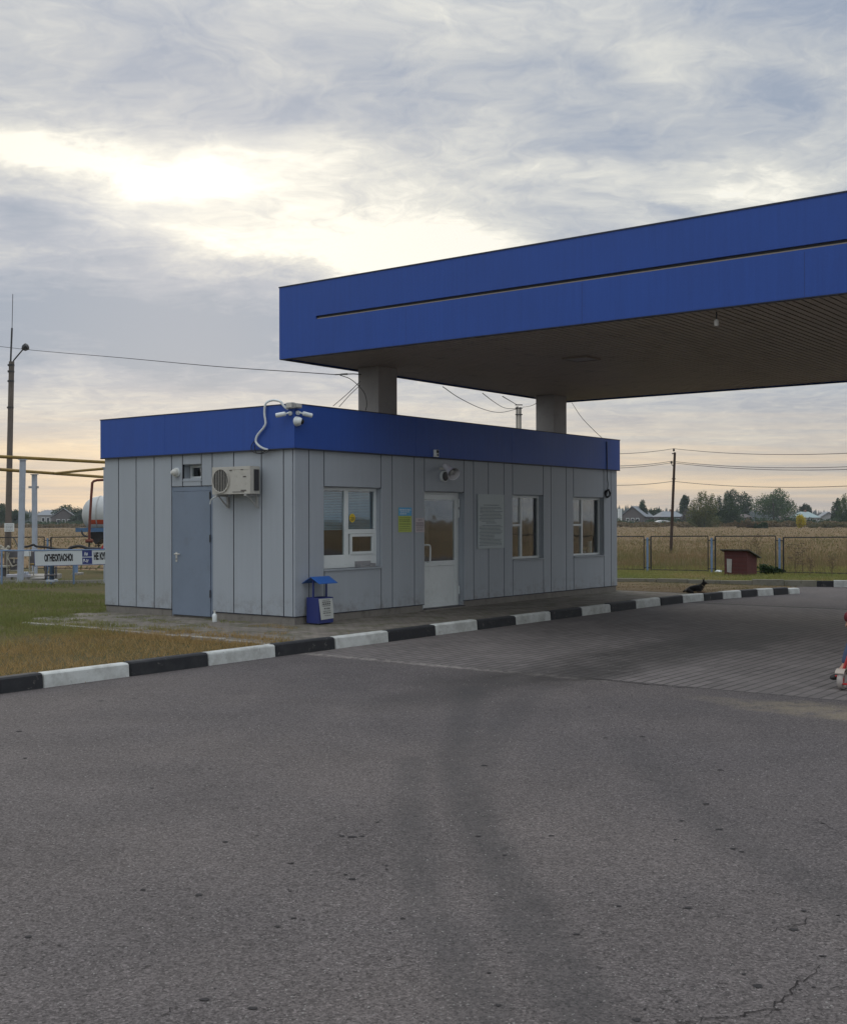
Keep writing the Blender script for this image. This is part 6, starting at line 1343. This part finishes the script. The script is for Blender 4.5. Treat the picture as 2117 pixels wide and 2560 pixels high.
#      0 pelvis       1 waist        2 chest        3 neck         4 head base    5 head        arms L 6-9, R 10-13, legs L 14-17, R 18-21
bv_ = [(.44, 0, .33), (.41, 0, .44), (.36, 0, .58), (.34, 0, .66), (.33, 0, .71), (.325, 0, .80), (.34, -.11, .62), (.17, -.165, .60), (.185, -.16, .53), (.185, -.155, .515), (.34, .11, .62), (.17, .165, .60), (.185, .16, .53), (.185, .155, .515),
       (.40, -.075, .31), (.18, -.11, .36), (.175, -.095, .24), (.15, -.09, .19), (.40, .075, .31), (.20, .11, .40), (.12, .095, .18), (.055, .09, .11)]
be_ = [(0, 1), (1, 2), (2, 3), (3, 4), (4, 5), (2, 6), (6, 7), (7, 8), (8, 9), (2, 10), (10, 11), (11, 12), (12, 13), (0, 14), (14, 15), (15, 16), (16, 17), (0, 18), (18, 19), (19, 20), (20, 21)]
br_ = [.09, .08, .085, .035, .05, .078, .04, .032, .022, .02, .04, .032, .022, .02, .06, .045, .03, .028, .06, .045, .03, .028]
skin('body', bv_, be_, br_, m_skin, ch, root=0)
jv = [bv_[i] for i in (1, 2, 3, 6, 7, 8, 10, 11, 12)]; jr = [.105, .11, .055, .062, .05, .036, .062, .05, .036]; skin('jacket', jv, [(0, 1), (1, 2), (1, 3), (3, 4), (4, 5), (1, 6), (6, 7), (7, 8)], jr, m_jkt, ch, root=0)
tv = [bv_[0], bv_[14], bv_[15], bv_[16], bv_[18], bv_[19], bv_[20]]; skin('trousers', tv, [(0, 1), (1, 2), (2, 3), (0, 4), (4, 5), (5, 6)], [.105, .072, .056, .042, .072, .056, .042], m_jeans, ch, root=0)
for s, z, ox in ((-1, .165, .085), (1, .085, 0)): skin('shoe', [(.075 + ox, s * .09, z + .02), (.03 + ox, s * .09, z + .005), (-.02 + ox, s * .09, z)], [(0, 1), (1, 2)], [(.035, .035), (.034, .028), (.03, .02)], m_shoe, ch)
hr_ = MB().sphere((.34, 0, .825), .083, 16, 10, (1.05, 1, .95)); hr_.v = [v if v[0] > .29 or v[2] > .85 else (.30, v[1], v[2] + .04) for v in hr_.v]; hr_.build('hair', M('brown_hair', (.06, .035, .02), .8), ch, smooth=True)
for s in (-1, 1):
    MB().sphere((.252, s * .028, .81), .008, 8, 6).build('eye', m_black, ch); MB().sphere((.325, s * .078, .80), .018, 8, 6, (.7, .5, 1)).build('ear', m_skin, ch)
    hx = .185; hy = s * .155
    for k in range(4): skin('finger', [(hx + .005, hy + (k - 1.5) * .013, .53), (hx - .018, hy + (k - 1.5) * .013, .523), (hx - .016, hy + (k - 1.5) * .013, .503), (hx, hy + (k - 1.5) * .013, .495)], [(0, 1), (1, 2), (2, 3)], [.0075] * 4, m_skin, ch, lev=1)
    skin('thumb', [(hx + .012, hy - s * .02, .525), (hx + .008, hy - s * .03, .512), (hx + .0, hy - s * .03, .502)], [(0, 1), (1, 2)], [.009, .008, .007], m_skin, ch, lev=1)
MB().sphere((.244, 0, .79), .011, 8, 6).build('nose', m_skin, ch); MB().box(.251, -.018, .768, .256, .018, .773).build('mouth', M('lips', (.35, .12, .10), .6), ch)

# ------------------------------------------------------------------ air: one closed box of thin haze
hz_m = bpy.data.materials.new('haze'); hz_m.use_nodes = True; t = hz_m.node_tree; t.nodes.clear()
pv_ = t.nodes.new('ShaderNodeVolumePrincipled'); pv_.inputs['Color'].default_value = (.72, .80, .92, 1); pv_.inputs['Density'].default_value = .00024; pv_.inputs['Anisotropy'].default_value = .2
o_ = t.nodes.new('ShaderNodeOutputMaterial'); t.links.new(pv_.outputs[0], o_.inputs['Volume'])
hzo = MB().box(-3100, -260, -1.2, 3100, 5100, 16).build('haze', hz_m); hzo['kind'] = 'stuff'
